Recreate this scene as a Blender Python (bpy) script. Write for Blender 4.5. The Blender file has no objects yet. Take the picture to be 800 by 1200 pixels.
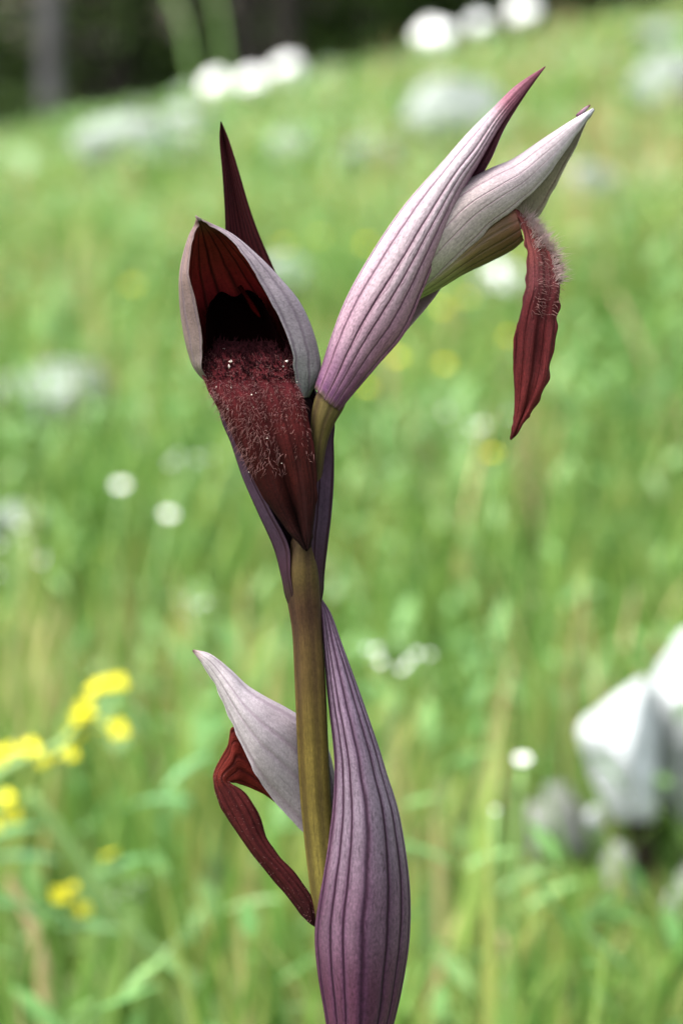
import bpy, math, random
import numpy as np
from mathutils import Vector

random.seed(7)
rng = np.random.default_rng(11)
R = math.radians
scene = bpy.context.scene
COL = scene.collection

# ------------------------------------------------------------------ camera
PX = 0.000095            # metres per photo pixel in the plane of the orchid
FOCUS = 0.30             # camera to orchid
PITCH = R(8.0)
CAM = np.array([0.0, 0.0, 0.25])
FWD = np.array([0.0, math.cos(PITCH), -math.sin(PITCH)])
UPV = np.array([0.0, math.sin(PITCH), math.cos(PITCH)])
cam_data = bpy.data.cameras.new('camera')
cam = bpy.data.objects.new('camera', cam_data)
COL.objects.link(cam)
cam.location = CAM
cam.rotation_euler = (math.pi / 2 - PITCH, 0, 0)
cam_data.sensor_fit = 'VERTICAL'
cam_data.sensor_height = 36.0
cam_data.lens = 36.0 * FOCUS / (1200 * PX)
cam_data.clip_start = 0.01
cam_data.clip_end = 1000
cam_data.dof.use_dof = True
cam_data.dof.focus_distance = FOCUS - 0.0015
cam_data.dof.aperture_fstop = 23.0
scene.camera = cam

# ------------------------------------------------------------------ sky, sun, exposure
SUN_EL, SUN_AZ = R(60), R(-105)          # azimuth measured from +Y towards +X
world = bpy.data.worlds.new('World')
scene.world = world
world.use_nodes = True
wn = world.node_tree
sky = wn.nodes.new('ShaderNodeTexSky')
sky.sky_type = 'NISHITA'
sky.sun_disc = False
sky.sun_elevation = SUN_EL
sky.sun_rotation = SUN_AZ
sky.air_density = 1.0
sky.dust_density = 4.0
sky.ozone_density = 1.0
wn.nodes['Background'].inputs[1].default_value = 0.15
whiten = wn.nodes.new('ShaderNodeHueSaturation')     # thin high cloud: a paler sky
whiten.inputs['Saturation'].default_value = 0.35
wn.links.new(sky.outputs[0], whiten.inputs['Color'])
wn.links.new(whiten.outputs[0], wn.nodes['Background'].inputs[0])
sun_data = bpy.data.lights.new('sun', 'SUN')
sun_data.energy = 1.2
sun_data.angle = R(35)
sun_data.color = (1.0, 0.95, 0.87)
sun = bpy.data.objects.new('sun', sun_data)
COL.objects.link(sun)
sd = Vector((math.sin(SUN_AZ) * math.cos(SUN_EL), math.cos(SUN_AZ) * math.cos(SUN_EL), math.sin(SUN_EL)))
sun.rotation_euler = sd.to_track_quat('Z', 'Y').to_euler()
vs = scene.view_settings
vs.view_transform = 'Standard'
vs.look = 'None'
vs.exposure = 2.42
vs.gamma = 1.0
vs.use_curve_mapping = False
scene.cycles.max_bounces = 5
scene.cycles.diffuse_bounces = 3
scene.cycles.transmission_bounces = 3
scene.cycles.transparent_max_bounces = 4

# ------------------------------------------------------------------ helpers
def P(px, py, d=0.0):
    """photo pixel and depth (in pixels, away from the camera) near the orchid -> world"""
    k = (FOCUS + d * PX) / FOCUS
    return (CAM + FWD * (FOCUS + d * PX) + np.array([(px - 400) * PX * k, 0, 0])
            + UPV * ((600 - py) * PX * k))

def ray(px, py):
    v = FWD * FOCUS + np.array([(px - 400) * PX, 0, 0]) + UPV * ((600 - py) * PX)
    return v / v[1]                     # per metre of y

def at(px, py, y):
    return CAM + ray(px, py) * y

def sstep(a, b, x):
    t = np.clip((x - a) / (b - a), 0, 1)
    return t * t * (3 - 2 * t)

_tab = np.random.default_rng(3).random((64, 64))
def vnoise(x, y):
    x = np.asarray(x, float); y = np.asarray(y, float)
    xi = np.floor(x).astype(int); yi = np.floor(y).astype(int)
    fx = x - xi; fy = y - yi
    fx = fx * fx * (3 - 2 * fx); fy = fy * fy * (3 - 2 * fy)
    a = _tab[xi % 64, yi % 64]; b = _tab[(xi + 1) % 64, yi % 64]
    c = _tab[xi % 64, (yi + 1) % 64]; e = _tab[(xi + 1) % 64, (yi + 1) % 64]
    return (a * (1 - fx) + b * fx) * (1 - fy) + (c * (1 - fx) + e * fx) * fy

def terrain(x, y):
    x = np.asarray(x, float); y = np.asarray(y, float)
    z = 0.045 * (np.clip(y, -6, 6.2) - 0.5) + 0.0052 * np.clip(y - 1.5, 0, 4.7) ** 2
    z = z + 0.19 * 2.5 * np.tanh(x / 2.5) * sstep(1.2, 6.0, y)
    z = z - 0.16 * sstep(6.2, 8.5, y)
    z = z + 0.16 * np.clip(y - 15, 0, 30)
    z = z + (vnoise(x * 3.1 + 7, y * 3.1) - 0.5) * 0.03 * sstep(0.5, 2.0, np.abs(y))
    return z

def ground_hit(px, py, off=0.0):
    r = ray(px, py)
    for y in np.arange(0.3, 14, 0.01):
        p = CAM + r * y
        if p[2] <= terrain(p[0], p[1]) + off:
            return p
    return CAM + r * 14

def tag(o, label=None, cat=None, group=None, kind=None):
    if label: o['label'] = label
    if cat: o['category'] = cat
    if group: o['group'] = group
    if kind: o['kind'] = kind
    return o

def empty(name, loc):
    o = bpy.data.objects.new(name, None)
    o.empty_display_size = 0.01
    COL.objects.link(o)
    o.location = loc
    return o

def link_mesh(name, me, parent=None, origin=None):
    """mesh in world coordinates -> object (child kept in place)"""
    o = bpy.data.objects.new(name, me)
    COL.objects.link(o)
    if parent is not None:
        o.parent = parent
        org = root_loc(parent)
        me.transform(__import__('mathutils').Matrix.Translation(-org))
    elif origin is not None:
        me.transform(__import__('mathutils').Matrix.Translation(-Vector(origin)))
        o.location = origin
    return o

def root_loc(o):
    while o.parent is not None:
        o = o.parent
    return Vector(o.location)

def mesh(name, verts, faces, mats, smooth=True, uvs=None, midx=None, tint=None):
    me = bpy.data.meshes.new(name)
    me.from_pydata([tuple(v) for v in verts], [], [tuple(f) for f in faces])
    for m in mats: me.materials.append(m)
    if midx is not None: me.polygons.foreach_set('material_index', np.asarray(midx, dtype=np.int32))
    me.polygons.foreach_set('use_smooth', np.full(len(me.polygons), smooth))
    if uvs is not None:
        uvs = np.asarray(uvs, float)
        lay = me.uv_layers.new(name='UVMap')
        vi = np.empty(len(me.loops), dtype=np.int32)
        me.loops.foreach_get('vertex_index', vi)
        lay.data.foreach_set('uv', uvs[vi].ravel())
    if tint is not None:
        at_ = me.attributes.new('tint', 'FLOAT', 'POINT')
        at_.data.foreach_set('value', np.asarray(tint, dtype=np.float32))
    me.update()
    return me

def catmull(ctrl, n):
    """ctrl (k, ...) -> (n, ...) uniform Catmull-Rom"""
    c = np.asarray(ctrl, float)
    k = len(c)
    ext = np.concatenate([[2 * c[0] - c[1]], c, [2 * c[-1] - c[-2]]])
    t = np.linspace(0, k - 1, n)
    i = np.clip(np.floor(t).astype(int), 0, k - 2)
    f = (t - i).reshape((-1,) + (1,) * (c.ndim - 1))
    p0, p1, p2, p3 = ext[i], ext[i + 1], ext[i + 2], ext[i + 3]
    return 0.5 * (2 * p1 + (p2 - p0) * f + (2 * p0 - 5 * p1 + 4 * p2 - p3) * f ** 2
                  + (3 * p1 - p0 - 3 * p2 + p3) * f ** 3)

def sheet(name, rows, mats, parent, thick=2.4, nu=40, nv=70, out='centroid', ripple=0.0, edge=0.0, seed=0, ribs=None):
    """thin petal: rows of control points (px, py, d) from base to tip; outer side gets mats[0], inner mats[1]"""
    c = np.array(rows, float)                       # (rows, cols, 3)
    g = catmull(c, nv)
    g = np.swapaxes(catmull(np.swapaxes(g, 0, 1), nu), 0, 1)   # (nv, nu, 3)
    rg = np.random.default_rng(seed + 5)
    if ripple or edge:
        vv, uu = np.meshgrid(np.linspace(0, 1, nv), np.linspace(0, 1, nu), indexing='ij')
        g[..., 2] += ripple * (vnoise(uu * 7 + seed, vv * 9) - 0.5) * 2
        e = np.clip(np.abs(uu - 0.5) * 2, 0, 1) ** 6
        g[..., 0] += edge * e * (vnoise(uu * 3 + seed * 3.1, vv * 26) - 0.5) * 2
        g[..., 1] += edge * e * (vnoise(uu * 3 + seed * 1.7 + 9, vv * 26) - 0.5) * 2
    W = np.array([[P(*p) for p in r] for r in g])   # world
    du = np.gradient(W, axis=1); dv = np.gradient(W, axis=0)
    N = np.cross(du, dv)
    ln = np.linalg.norm(N, axis=2, keepdims=True)
    N = N / np.maximum(ln, 1e-12)
    if out == 'centroid':
        s = np.sum(N * (W - W.mean(axis=1, keepdims=True)) * ln)
    elif out == 'cam':
        s = -np.sum((N * ln) @ FWD)
    else:
        s = np.sum((N * ln) @ FWD)
    if s < 0: N = -N
    vv, uu = np.meshgrid(np.linspace(0, 1, nv), np.linspace(0, 1, nu), indexing='ij')
    if ribs is not None:                            # raised or sunk lengthwise veins (count, phase, height in px)
        k_, ph_, am_ = ribs
        env = np.clip(np.minimum(vv * 6, (1 - vv) * 4), 0, 1)
        fr_ = np.abs((((uu + 0.018 * np.sin(uu * 17 + 1.3)) * k_ + ph_) % 1.0) - 0.5) * 2
        W = W + N * (am_ * PX * env * (np.clip(fr_ / 0.8, 0, 1) ** 0.6 - 0.6))[..., None]
    taper = 0.25 + 0.75 * np.clip(np.minimum(uu, 1 - uu) * 10, 0, 1) * np.clip((1 - vv) * 8, 0.1, 1)
    h = (thick * PX * 0.5 * taper)[..., None]
    A = (W + N * h).reshape(-1, 3); B = (W - N * h).reshape(-1, 3)
    n0 = nv * nu
    idx = np.arange(n0).reshape(nv, nu)
    q = np.stack([idx[:-1, :-1], idx[:-1, 1:], idx[1:, 1:], idx[1:, :-1]], -1).reshape(-1, 4)
    # orient
    e1 = A[q[:, 1]] - A[q[:, 0]]; e2 = A[q[:, 3]] - A[q[:, 0]]
    if np.sum(np.cross(e1, e2) * N.reshape(-1, 3)[q[:, 0]]) < 0: q = q[:, ::-1]
    faces = [tuple(f) for f in q] + [tuple(f[::-1] + n0) for f in q]
    mi = [0] * len(q) + [min(1, len(mats) - 1)] * len(q)
    loop = list(idx[0, :]) + list(idx[1:, -1]) + list(idx[-1, -2::-1]) + list(idx[-2:0:-1, 0])
    for a, b in zip(loop, loop[1:] + loop[:1]):
        faces.append((a, b, b + n0, a + n0)); mi.append(0)
    uv = np.stack([uu.ravel(), vv.ravel()], -1)
    me = mesh(name, np.concatenate([A, B]), faces, mats, True, np.concatenate([uv, uv]), mi)
    o = link_mesh(name, me, parent)
    return o, W, N

def tube_mesh(name, pts, radii, mat, n=14, res=8, closed_tip=True, wob=0.0):
    p = catmull(np.asarray(pts, float), (len(pts) - 1) * res + 1)
    r = catmull(np.asarray(radii, float)[:, None], (len(pts) - 1) * res + 1)[:, 0]
    t = np.gradient(p, axis=0); t /= np.linalg.norm(t, axis=1, keepdims=True)
    ref = np.array([0.0, 1.0, 0.12]); ref /= np.linalg.norm(ref)
    a = np.cross(t, ref); a /= np.maximum(np.linalg.norm(a, axis=1, keepdims=True), 1e-9)
    b = np.cross(t, a)
    ang = np.linspace(0, 2 * math.pi, n, endpoint=False)
    V = []; UV = []
    for i in range(len(p)):
        for k, th in enumerate(ang):
            rr = r[i] * (1 + wob * math.cos(3 * th + 0.7) + wob * 0.7 * math.cos(5 * th + i * 0.01))
            V.append(p[i] + rr * (a[i] * math.cos(th) + b[i] * math.sin(th)))
            UV.append((k / n, i / (len(p) - 1)))
    F = []
    for i in range(len(p) - 1):
        for k in range(n):
            k2 = (k + 1) % n
            F.append((i * n + k, i * n + k2, (i + 1) * n + k2, (i + 1) * n + k))
    F.append(tuple(range(n))[::-1]); F.append(tuple((len(p) - 1) * n + k for k in range(n)))
    return mesh(name, V, F, [mat], True, UV)

# ------------------------------------------------------------------ materials
def newmat(name):
    m = bpy.data.materials.new(name); m.use_nodes = True
    nt = m.node_tree
    return m, nt, nt.nodes['Principled BSDF'], nt.nodes['Material Output']

def nd(nt, t, **kw):
    n = nt.nodes.new(t)
    for k, v in kw.items(): setattr(n, k, v)
    return n

def mth(nt, op, a, b=None, c=None, clamp=False):
    n = nt.nodes.new('ShaderNodeMath'); n.operation = op; n.use_clamp = clamp
    for i, v in enumerate((a, b, c)):
        if v is None: continue
        if isinstance(v, (int, float)): n.inputs[i].default_value = v
        else: nt.links.new(v, n.inputs[i])
    return n.outputs[0]

def ramp(nt, fac, stops, interp='LINEAR'):
    n = nt.nodes.new('ShaderNodeValToRGB'); n.color_ramp.interpolation = interp
    el = n.color_ramp.elements
    while len(el) < len(stops): el.new(0.5)
    for e, (p, c) in zip(el, stops):
        e.position = p; e.color = (*c, 1) if len(c) == 3 else c
    nt.links.new(fac, n.inputs[0])
    return n.outputs[0]

def mixc(nt, fac, a, b, mode='MIX'):
    n = nt.nodes.new('ShaderNodeMix'); n.data_type = 'RGBA'; n.blend_type = mode
    for s, v in ((n.inputs[0], fac), (n.inputs[6], a), (n.inputs[7], b)):
        if isinstance(v, (int, float)): s.default_value = v
        elif isinstance(v, tuple): s.default_value = (*v, 1)
        else: nt.links.new(v, s)
    return n.outputs[2]

def noise(nt, vec, scale, detail=3, rough=0.6):
    n = nt.nodes.new('ShaderNodeTexNoise'); n.inputs['Scale'].default_value = scale
    n.inputs['Detail'].default_value = detail; n.inputs['Roughness'].default_value = rough
    nt.links.new(vec, n.inputs['Vector'])
    return n.outputs['Fac']

PIG = 0.62
def petal_mat(name, along, vein=None, veins=8, vwidth=0.16, vstr=0.8, mottle=0.35, speck=0.25, rough=0.55,
              transl=0.15, across=None, vphase=0.0, sheen=0.0, bump=0.45, vfade=None, spec=0.2, vdark=None):
    """colour along the petal (base to tip), dark veins running lengthwise, cell-like speckle"""
    sc_ = lambda c: tuple(x * PIG for x in c)
    along = [(p, sc_(c)) for p, c in along]
    vein = sc_(vein) if vein else None; vdark = sc_(vdark) if vdark else None
    m, nt, bs, out = newmat(name)
    tc = nd(nt, 'ShaderNodeTexCoord')
    sep = nd(nt, 'ShaderNodeSeparateXYZ'); nt.links.new(tc.outputs['UV'], sep.inputs[0])
    u, v = sep.outputs[0], sep.outputs[1]
    obj = tc.outputs['Object']
    # stretched coordinates for streaks
    comb = nd(nt, 'ShaderNodeCombineXYZ')
    nt.links.new(mth(nt, 'MULTIPLY', u, 30.0), comb.inputs[0]); nt.links.new(mth(nt, 'MULTIPLY', v, 5.0), comb.inputs[1])
    streak = noise(nt, comb.outputs[0], 1.0, 4)
    n1 = noise(nt, obj, 260, 4)
    comb2 = nd(nt, 'ShaderNodeCombineXYZ')
    nt.links.new(mth(nt, 'MULTIPLY', u, 75.0), comb2.inputs[0]); nt.links.new(mth(nt, 'MULTIPLY', v, 120.0), comb2.inputs[1])
    n2 = mth(nt, 'ADD', mth(nt, 'MULTIPLY', noise(nt, comb2.outputs[0], 1.0, 2), 0.6), mth(nt, 'MULTIPLY', noise(nt, obj, 2600, 2), 0.4))
    col = ramp(nt, v, along, 'EASE')
    if across is not None:
        acr = ramp(nt, u, across, 'EASE')
        col = mixc(nt, 1.0, col, acr, 'MULTIPLY')
    hs = nd(nt, 'ShaderNodeHueSaturation')
    nt.links.new(col, hs.inputs['Color'])
    val = mth(nt, 'ADD', 1.0, mth(nt, 'MULTIPLY', mth(nt, 'SUBTRACT', mth(nt, 'ADD', n1, streak), 1.0), mottle * 2))
    nt.links.new(val, hs.inputs['Value'])
    col = hs.outputs[0]
    vm = None
    if vein is not None:
        wobu = mth(nt, 'ADD', u, mth(nt, 'MULTIPLY', mth(nt, 'SINE', mth(nt, 'ADD', mth(nt, 'MULTIPLY', u, 17.0), 1.3)), 0.018))
        wobu = mth(nt, 'ADD', wobu, mth(nt, 'MULTIPLY', mth(nt, 'SUBTRACT', noise(nt, obj, 150, 3), 0.5), 0.03))
        fr = mth(nt, 'FRACT', mth(nt, 'ADD', mth(nt, 'MULTIPLY', wobu, float(veins)), vphase))
        tri = mth(nt, 'MULTIPLY', mth(nt, 'ABSOLUTE', mth(nt, 'SUBTRACT', fr, 0.5)), 2.0)
        mr = nd(nt, 'ShaderNodeMapRange'); mr.interpolation_type = 'SMOOTHSTEP'
        nt.links.new(tri, mr.inputs[0])
        mr.inputs[1].default_value = 0.0; mr.inputs[2].default_value = vwidth * 1.8
        mr.inputs[3].default_value = 1.0; mr.inputs[4].default_value = 0.0
        vm = mth(nt, 'MULTIPLY', mr.outputs[0], mth(nt, 'ADD', 0.8, mth(nt, 'MULTIPLY', streak, 0.6)), clamp=True)
        # every vein its own strength
        cell = nd(nt, 'ShaderNodeTexWhiteNoise', noise_dimensions='1D')
        nt.links.new(mth(nt, 'FLOOR', mth(nt, 'ADD', mth(nt, 'MULTIPLY', wobu, float(veins)), vphase)), cell.inputs['W'])
        vm = mth(nt, 'MULTIPLY', vm, mth(nt, 'ADD', 0.78, mth(nt, 'MULTIPLY', cell.outputs['Value'], 0.35)))
        # faint side veins between the main ones, wandering and broken
        wob2 = mth(nt, 'ADD', u, mth(nt, 'MULTIPLY', mth(nt, 'SUBTRACT', noise(nt, obj, 330, 3), 0.5), 0.09))
        fr2 = mth(nt, 'FRACT', mth(nt, 'MULTIPLY', wob2, float(veins) * 2.3))
        tri2 = mth(nt, 'MULTIPLY', mth(nt, 'ABSOLUTE', mth(nt, 'SUBTRACT', fr2, 0.5)), 2.0)
        mr3 = nd(nt, 'ShaderNodeMapRange'); mr3.interpolation_type = 'SMOOTHSTEP'
        nt.links.new(tri2, mr3.inputs[0]); mr3.inputs[1].default_value = 0.0; mr3.inputs[2].default_value = 0.28
        mr3.inputs[3].default_value = 1.0; mr3.inputs[4].default_value = 0.0
        gate = nd(nt, 'ShaderNodeMapRange'); nt.links.new(noise(nt, obj, 420, 3), gate.inputs[0])
        gate.inputs[1].default_value = 0.45; gate.inputs[2].default_value = 0.65; gate.inputs[3].default_value = 0.0; gate.inputs[4].default_value = 0.5
        vm = mth(nt, 'MAXIMUM', vm, mth(nt, 'MULTIPLY', mr3.outputs[0], gate.outputs[0]))
        if vfade is not None:
            vm = mth(nt, 'MULTIPLY', vm, ramp(nt, v, [(p, (c, c, c)) for p, c in vfade]))
        if vdark is not None:
            mr2 = nd(nt, 'ShaderNodeMapRange'); mr2.interpolation_type = 'SMOOTHSTEP'
            nt.links.new(tri, mr2.inputs[0]); mr2.inputs[1].default_value = 0.0; mr2.inputs[2].default_value = 0.75
            mr2.inputs[3].default_value = 0.75; mr2.inputs[4].default_value = 0.0
            hal = mth(nt, 'MULTIPLY', mr2.outputs[0], mth(nt, 'ADD', 0.3, mth(nt, 'MULTIPLY', streak, 1.0)), clamp=True)
            if vfade is not None:
                hal = mth(nt, 'MULTIPLY', hal, ramp(nt, v, [(p, (c, c, c)) for p, c in vfade]))
            col = mixc(nt, hal, col, vdark)
        col = mixc(nt, mth(nt, 'MULTIPLY', vm, vstr, clamp=True), col, vein)
    if speck:
        sp = nd(nt, 'ShaderNodeMapRange'); nt.links.new(n2, sp.inputs[0])
        sp.inputs[1].default_value = 0.3; sp.inputs[2].default_value = 0.72
        sp.inputs[3].default_value = 1 - speck; sp.inputs[4].default_value = 1 + speck
        hs2 = nd(nt, 'ShaderNodeHueSaturation'); nt.links.new(col, hs2.inputs['Color']); nt.links.new(sp.outputs[0], hs2.inputs['Value'])
        col = hs2.outputs[0]
    nt.links.new(col, bs.inputs['Base Color'])
    bs.inputs['Roughness'].default_value = rough
    bs.inputs['Specular IOR Level'].default_value = spec
    bs.inputs['Sheen Weight'].default_value = sheen
    bs.inputs['Sheen Roughness'].default_value = 0.5
    bp = nd(nt, 'ShaderNodeBump'); bp.inputs['Strength'].default_value = bump
    bp.inputs['Distance'].default_value = 0.00025
    hgt = mth(nt, 'MULTIPLY', n2, 0.5)
    hgt = mth(nt, 'ADD', hgt, mth(nt, 'MULTIPLY', streak, 0.5))
    if vm is not None: hgt = mth(nt, 'SUBTRACT', hgt, mth(nt, 'MULTIPLY', vm, 0.8))
    nt.links.new(hgt, bp.inputs['Height']); nt.links.new(bp.outputs[0], bs.inputs['Normal'])
    if transl > 0:
        tr = nd(nt, 'ShaderNodeBsdfTranslucent'); nt.links.new(col, tr.inputs[0])
        mx = nd(nt, 'ShaderNodeMixShader'); mx.inputs[0].default_value = transl
        nt.links.new(bs.outputs[0], mx.inputs[1]); nt.links.new(tr.outputs[0], mx.inputs[2])
        nt.links.new(mx.outputs[0], out.inputs[0])
    return m

def leaf_mat(name, stops, transl=0.35, rough=0.5, patch=0.25):
    """foliage coloured by the per-blade attribute 'tint'"""
    m, nt, bs, out = newmat(name)
    a = nd(nt, 'ShaderNodeAttribute', attribute_name='tint')
    col = ramp(nt, a.outputs['Fac'], stops)
    tc = nd(nt, 'ShaderNodeTexCoord')
    hs = nd(nt, 'ShaderNodeHueSaturation'); nt.links.new(col, hs.inputs['Color'])
    nt.links.new(mth(nt, 'ADD', 1 - patch, mth(nt, 'MULTIPLY', noise(nt, tc.outputs['Object'], 60, 3), patch * 2)), hs.inputs['Value'])
    nt.links.new(hs.outputs[0], bs.inputs['Base Color'])
    bs.inputs['Roughness'].default_value = rough
    bs.inputs['Specular IOR Level'].default_value = 0.12
    tr = nd(nt, 'ShaderNodeBsdfTranslucent'); nt.links.new(hs.outputs[0], tr.inputs[0])
    mx = nd(nt, 'ShaderNodeMixShader'); mx.inputs[0].default_value = transl
    nt.links.new(bs.outputs[0], mx.inputs[1]); nt.links.new(tr.outputs[0], mx.inputs[2])
    nt.links.new(mx.outputs[0], out.inputs[0])
    return m

def plain_mat(name, c1, c2, scale=40, rough=0.6, transl=0.0, bump=0.2, dist=0.002, spec=0.3):
    m, nt, bs, out = newmat(name)
    tc = nd(nt, 'ShaderNodeTexCoord')
    n = noise(nt, tc.outputs['Object'], scale, 5)
    col = ramp(nt, n, [(0.3, c1), (0.7, c2)])
    nt.links.new(col, bs.inputs['Base Color']); bs.inputs['Roughness'].default_value = rough
    bs.inputs['Specular IOR Level'].default_value = spec
    bp = nd(nt, 'ShaderNodeBump'); bp.inputs['Strength'].default_value = bump; bp.inputs['Distance'].default_value = dist
    nt.links.new(noise(nt, tc.outputs['Object'], scale * 4, 4), bp.inputs['Height']); nt.links.new(bp.outputs[0], bs.inputs['Normal'])
    if transl > 0:
        tr = nd(nt, 'ShaderNodeBsdfTranslucent'); nt.links.new(col, tr.inputs[0])
        mx = nd(nt, 'ShaderNodeMixShader'); mx.inputs[0].default_value = transl
        nt.links.new(bs.outputs[0], mx.inputs[1]); nt.links.new(tr.outputs[0], mx.inputs[2])
        nt.links.new(mx.outputs[0], out.inputs[0])
    return m

# ground: soil and moss under the grass, leaf litter under the wood
def ground_mat():
    m, nt, bs, out = newmat('soil_moss_and_litter')
    g = nd(nt, 'ShaderNodeNewGeometry')
    sep = nd(nt, 'ShaderNodeSeparateXYZ'); nt.links.new(g.outputs['Position'], sep.inputs[0])
    n = noise(nt, g.outputs['Position'], 9, 6)
    n2 = noise(nt, g.outputs['Position'], 70, 4)
    turf = ramp(nt, mth(nt, 'ADD', mth(nt, 'MULTIPLY', n, 0.6), mth(nt, 'MULTIPLY', n2, 0.4)),
                [(0.3, (0.035, 0.06, 0.018)), (0.5, (0.06, 0.11, 0.028)), (0.68, (0.11, 0.11, 0.045))])
    litter = ramp(nt, n2, [(0.3, (0.018, 0.013, 0.008)), (0.7, (0.045, 0.034, 0.02))])
    mr = nd(nt, 'ShaderNodeMapRange'); mr.interpolation_type = 'SMOOTHSTEP'
    nt.links.new(mth(nt, 'ADD', sep.outputs[1], mth(nt, 'MULTIPLY', n, 1.2)), mr.inputs[0])
    mr.inputs[1].default_value = 7.2; mr.inputs[2].default_value = 8.6
    nt.links.new(mixc(nt, mr.outputs[0], turf, litter), bs.inputs['Base Color'])
    bs.inputs['Roughness'].default_value = 0.9; bs.inputs['Specular IOR Level'].default_value = 0.15
    bp = nd(nt, 'ShaderNodeBump'); bp.inputs['Strength'].default_value = 0.6; bp.inputs['Distance'].default_value = 0.01
    nt.links.new(n2, bp.inputs['Height']); nt.links.new(bp.outputs[0], bs.inputs['Normal'])
    return m

M_ground = ground_mat()
GR = [(0.0, (0.045, 0.112, 0.016)), (0.3, (0.094, 0.183, 0.032)), (0.55, (0.140, 0.226, 0.047)),
      (0.78, (0.205, 0.238, 0.057)), (1.0, (0.285, 0.255, 0.11))]
M_grass = leaf_mat('meadow_grass_blades', GR)
M_herb = leaf_mat('meadow_herb_leaves', [(0.0, (0.045, 0.125, 0.032)), (0.4, (0.092, 0.19, 0.054)),
                                         (0.72, (0.134, 0.236, 0.078)), (1.0, (0.205, 0.285, 0.15))], transl=0.3)
M_straw = leaf_mat('dry_grass_straw', [(0.0, (0.28, 0.22, 0.10)), (0.5, (0.36, 0.28, 0.13)), (1.0, (0.25, 0.17, 0.10))], transl=0.2)
M_pine = leaf_mat('dark_evergreen_leaves', [(0.0, (0.020, 0.040, 0.010)), (0.6, (0.042, 0.072, 0.016)), (1.0, (0.075, 0.105, 0.024))], transl=0.15)
M_bark = plain_mat('grey_bark', (0.05, 0.046, 0.045), (0.11, 0.105, 0.105), 14, 0.9, bump=0.6, dist=0.01)
M_barkd = plain_mat('dark_bark', (0.015, 0.012, 0.009), (0.038, 0.031, 0.024), 14, 0.9, bump=0.6, dist=0.01)
M_rock = plain_mat('white_limestone', (0.42, 0.44, 0.44), (0.72, 0.73, 0.72), 22, 0.85, bump=0.5, dist=0.004)
M_rockg = plain_mat('grey_lichened_limestone', (0.10, 0.12, 0.10), (0.20, 0.225, 0.20), 26, 0.9, bump=0.5, dist=0.004)
M_white = plain_mat('white_petals', (0.72, 0.76, 0.74), (0.82, 0.84, 0.80), 300, 0.6, transl=0.2)
M_yellow = plain_mat('yellow_petals', (0.56, 0.50, 0.008), (0.66, 0.61, 0.020), 300, 0.6, transl=0.25)
M_eye = plain_mat('yellow_daisy_eye', (0.55, 0.40, 0.02), (0.70, 0.52, 0.04), 900, 0.8)
M_stalk = plain_mat('green_flower_stalk', (0.11, 0.20, 0.05), (0.17, 0.27, 0.08), 200, 0.55, transl=0.1)
M_dleaf = plain_mat('green_flower_leaf', (0.07, 0.19, 0.055), (0.12, 0.26, 0.10), 120, 0.5, transl=0.25)

# orchid
M_bractC = petal_mat('lilac_striped_bract', [(0.0, (0.045, 0.010, 0.022)), (0.20, (0.066, 0.021, 0.042)), (0.36, (0.100, 0.055, 0.083)), (0.52, (0.150, 0.110, 0.145)), (0.75, (0.152, 0.102, 0.148)), (1.0, (0.11, 0.066, 0.10))],
                     vein=(0.016, 0.002, 0.011), vdark=(0.055, 0.018, 0.048), veins=9, vwidth=0.17, vstr=1.0, mottle=0.42, transl=0.04, vphase=0.35, speck=0.45, spec=0.1, rough=0.7,
                     across=[(0.0, (0.45, 0.25, 0.35)), (0.12, (0.7, 0.5, 0.6)), (0.24, (1, 1, 1)), (1.0, (1, 1, 1))])
M_bractB = petal_mat('white_pink_striped_bract', [(0.0, (0.075, 0.05, 0.03)), (0.035, (0.105, 0.040, 0.095)), (0.10, (0.175, 0.085, 0.145)), (0.24, (0.29, 0.19, 0.235)), (0.42, (0.37, 0.295, 0.325)), (0.62, (0.39, 0.335, 0.36)), (0.76, (0.36, 0.285, 0.315)), (0.86, (0.20, 0.075, 0.105)), (1.0, (0.13, 0.03, 0.05))],
                     vein=(0.030, 0.004, 0.018), vdark=(0.20, 0.10, 0.145), veins=9, vwidth=0.105, vstr=1.0, mottle=0.24, transl=0.06, speck=0.42, rough=0.7, spec=0.12,
                     across=[(0.0, (0.55, 0.30, 0.42)), (0.10, (0.70, 0.50, 0.59)), (0.34, (0.92, 0.87, 0.90)), (0.5, (1, 1, 1)), (1.0, (1, 1, 1))],
                     vfade=[(0.0, 1.0), (0.5, 1.0), (0.68, 0.7), (0.8, 0.2), (1.0, 0.1)])
M_bractBin = petal_mat('maroon_bract_inside', [(0.0, (0.20, 0.13, 0.14)), (0.5, (0.22, 0.14, 0.15)), (0.62, (0.12, 0.035, 0.055)), (1.0, (0.11, 0.02, 0.035))], transl=0.1)
M_bractA = petal_mat('dark_maroon_bract', [(0.0, (0.035, 0.024, 0.009)), (0.07, (0.026, 0.014, 0.010)), (0.14, (0.026, 0.010, 0.017)), (0.27, (0.042, 0.024, 0.040)), (0.5, (0.04, 0.017, 0.028)), (0.66, (0.042, 0.007, 0.009)), (1.0, (0.038, 0.006, 0.008))],
                     vein=(0.012, 0.002, 0.004), veins=9, vwidth=0.2, vstr=0.85, mottle=0.35, transl=0.03, spec=0.06, rough=0.7)
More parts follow.
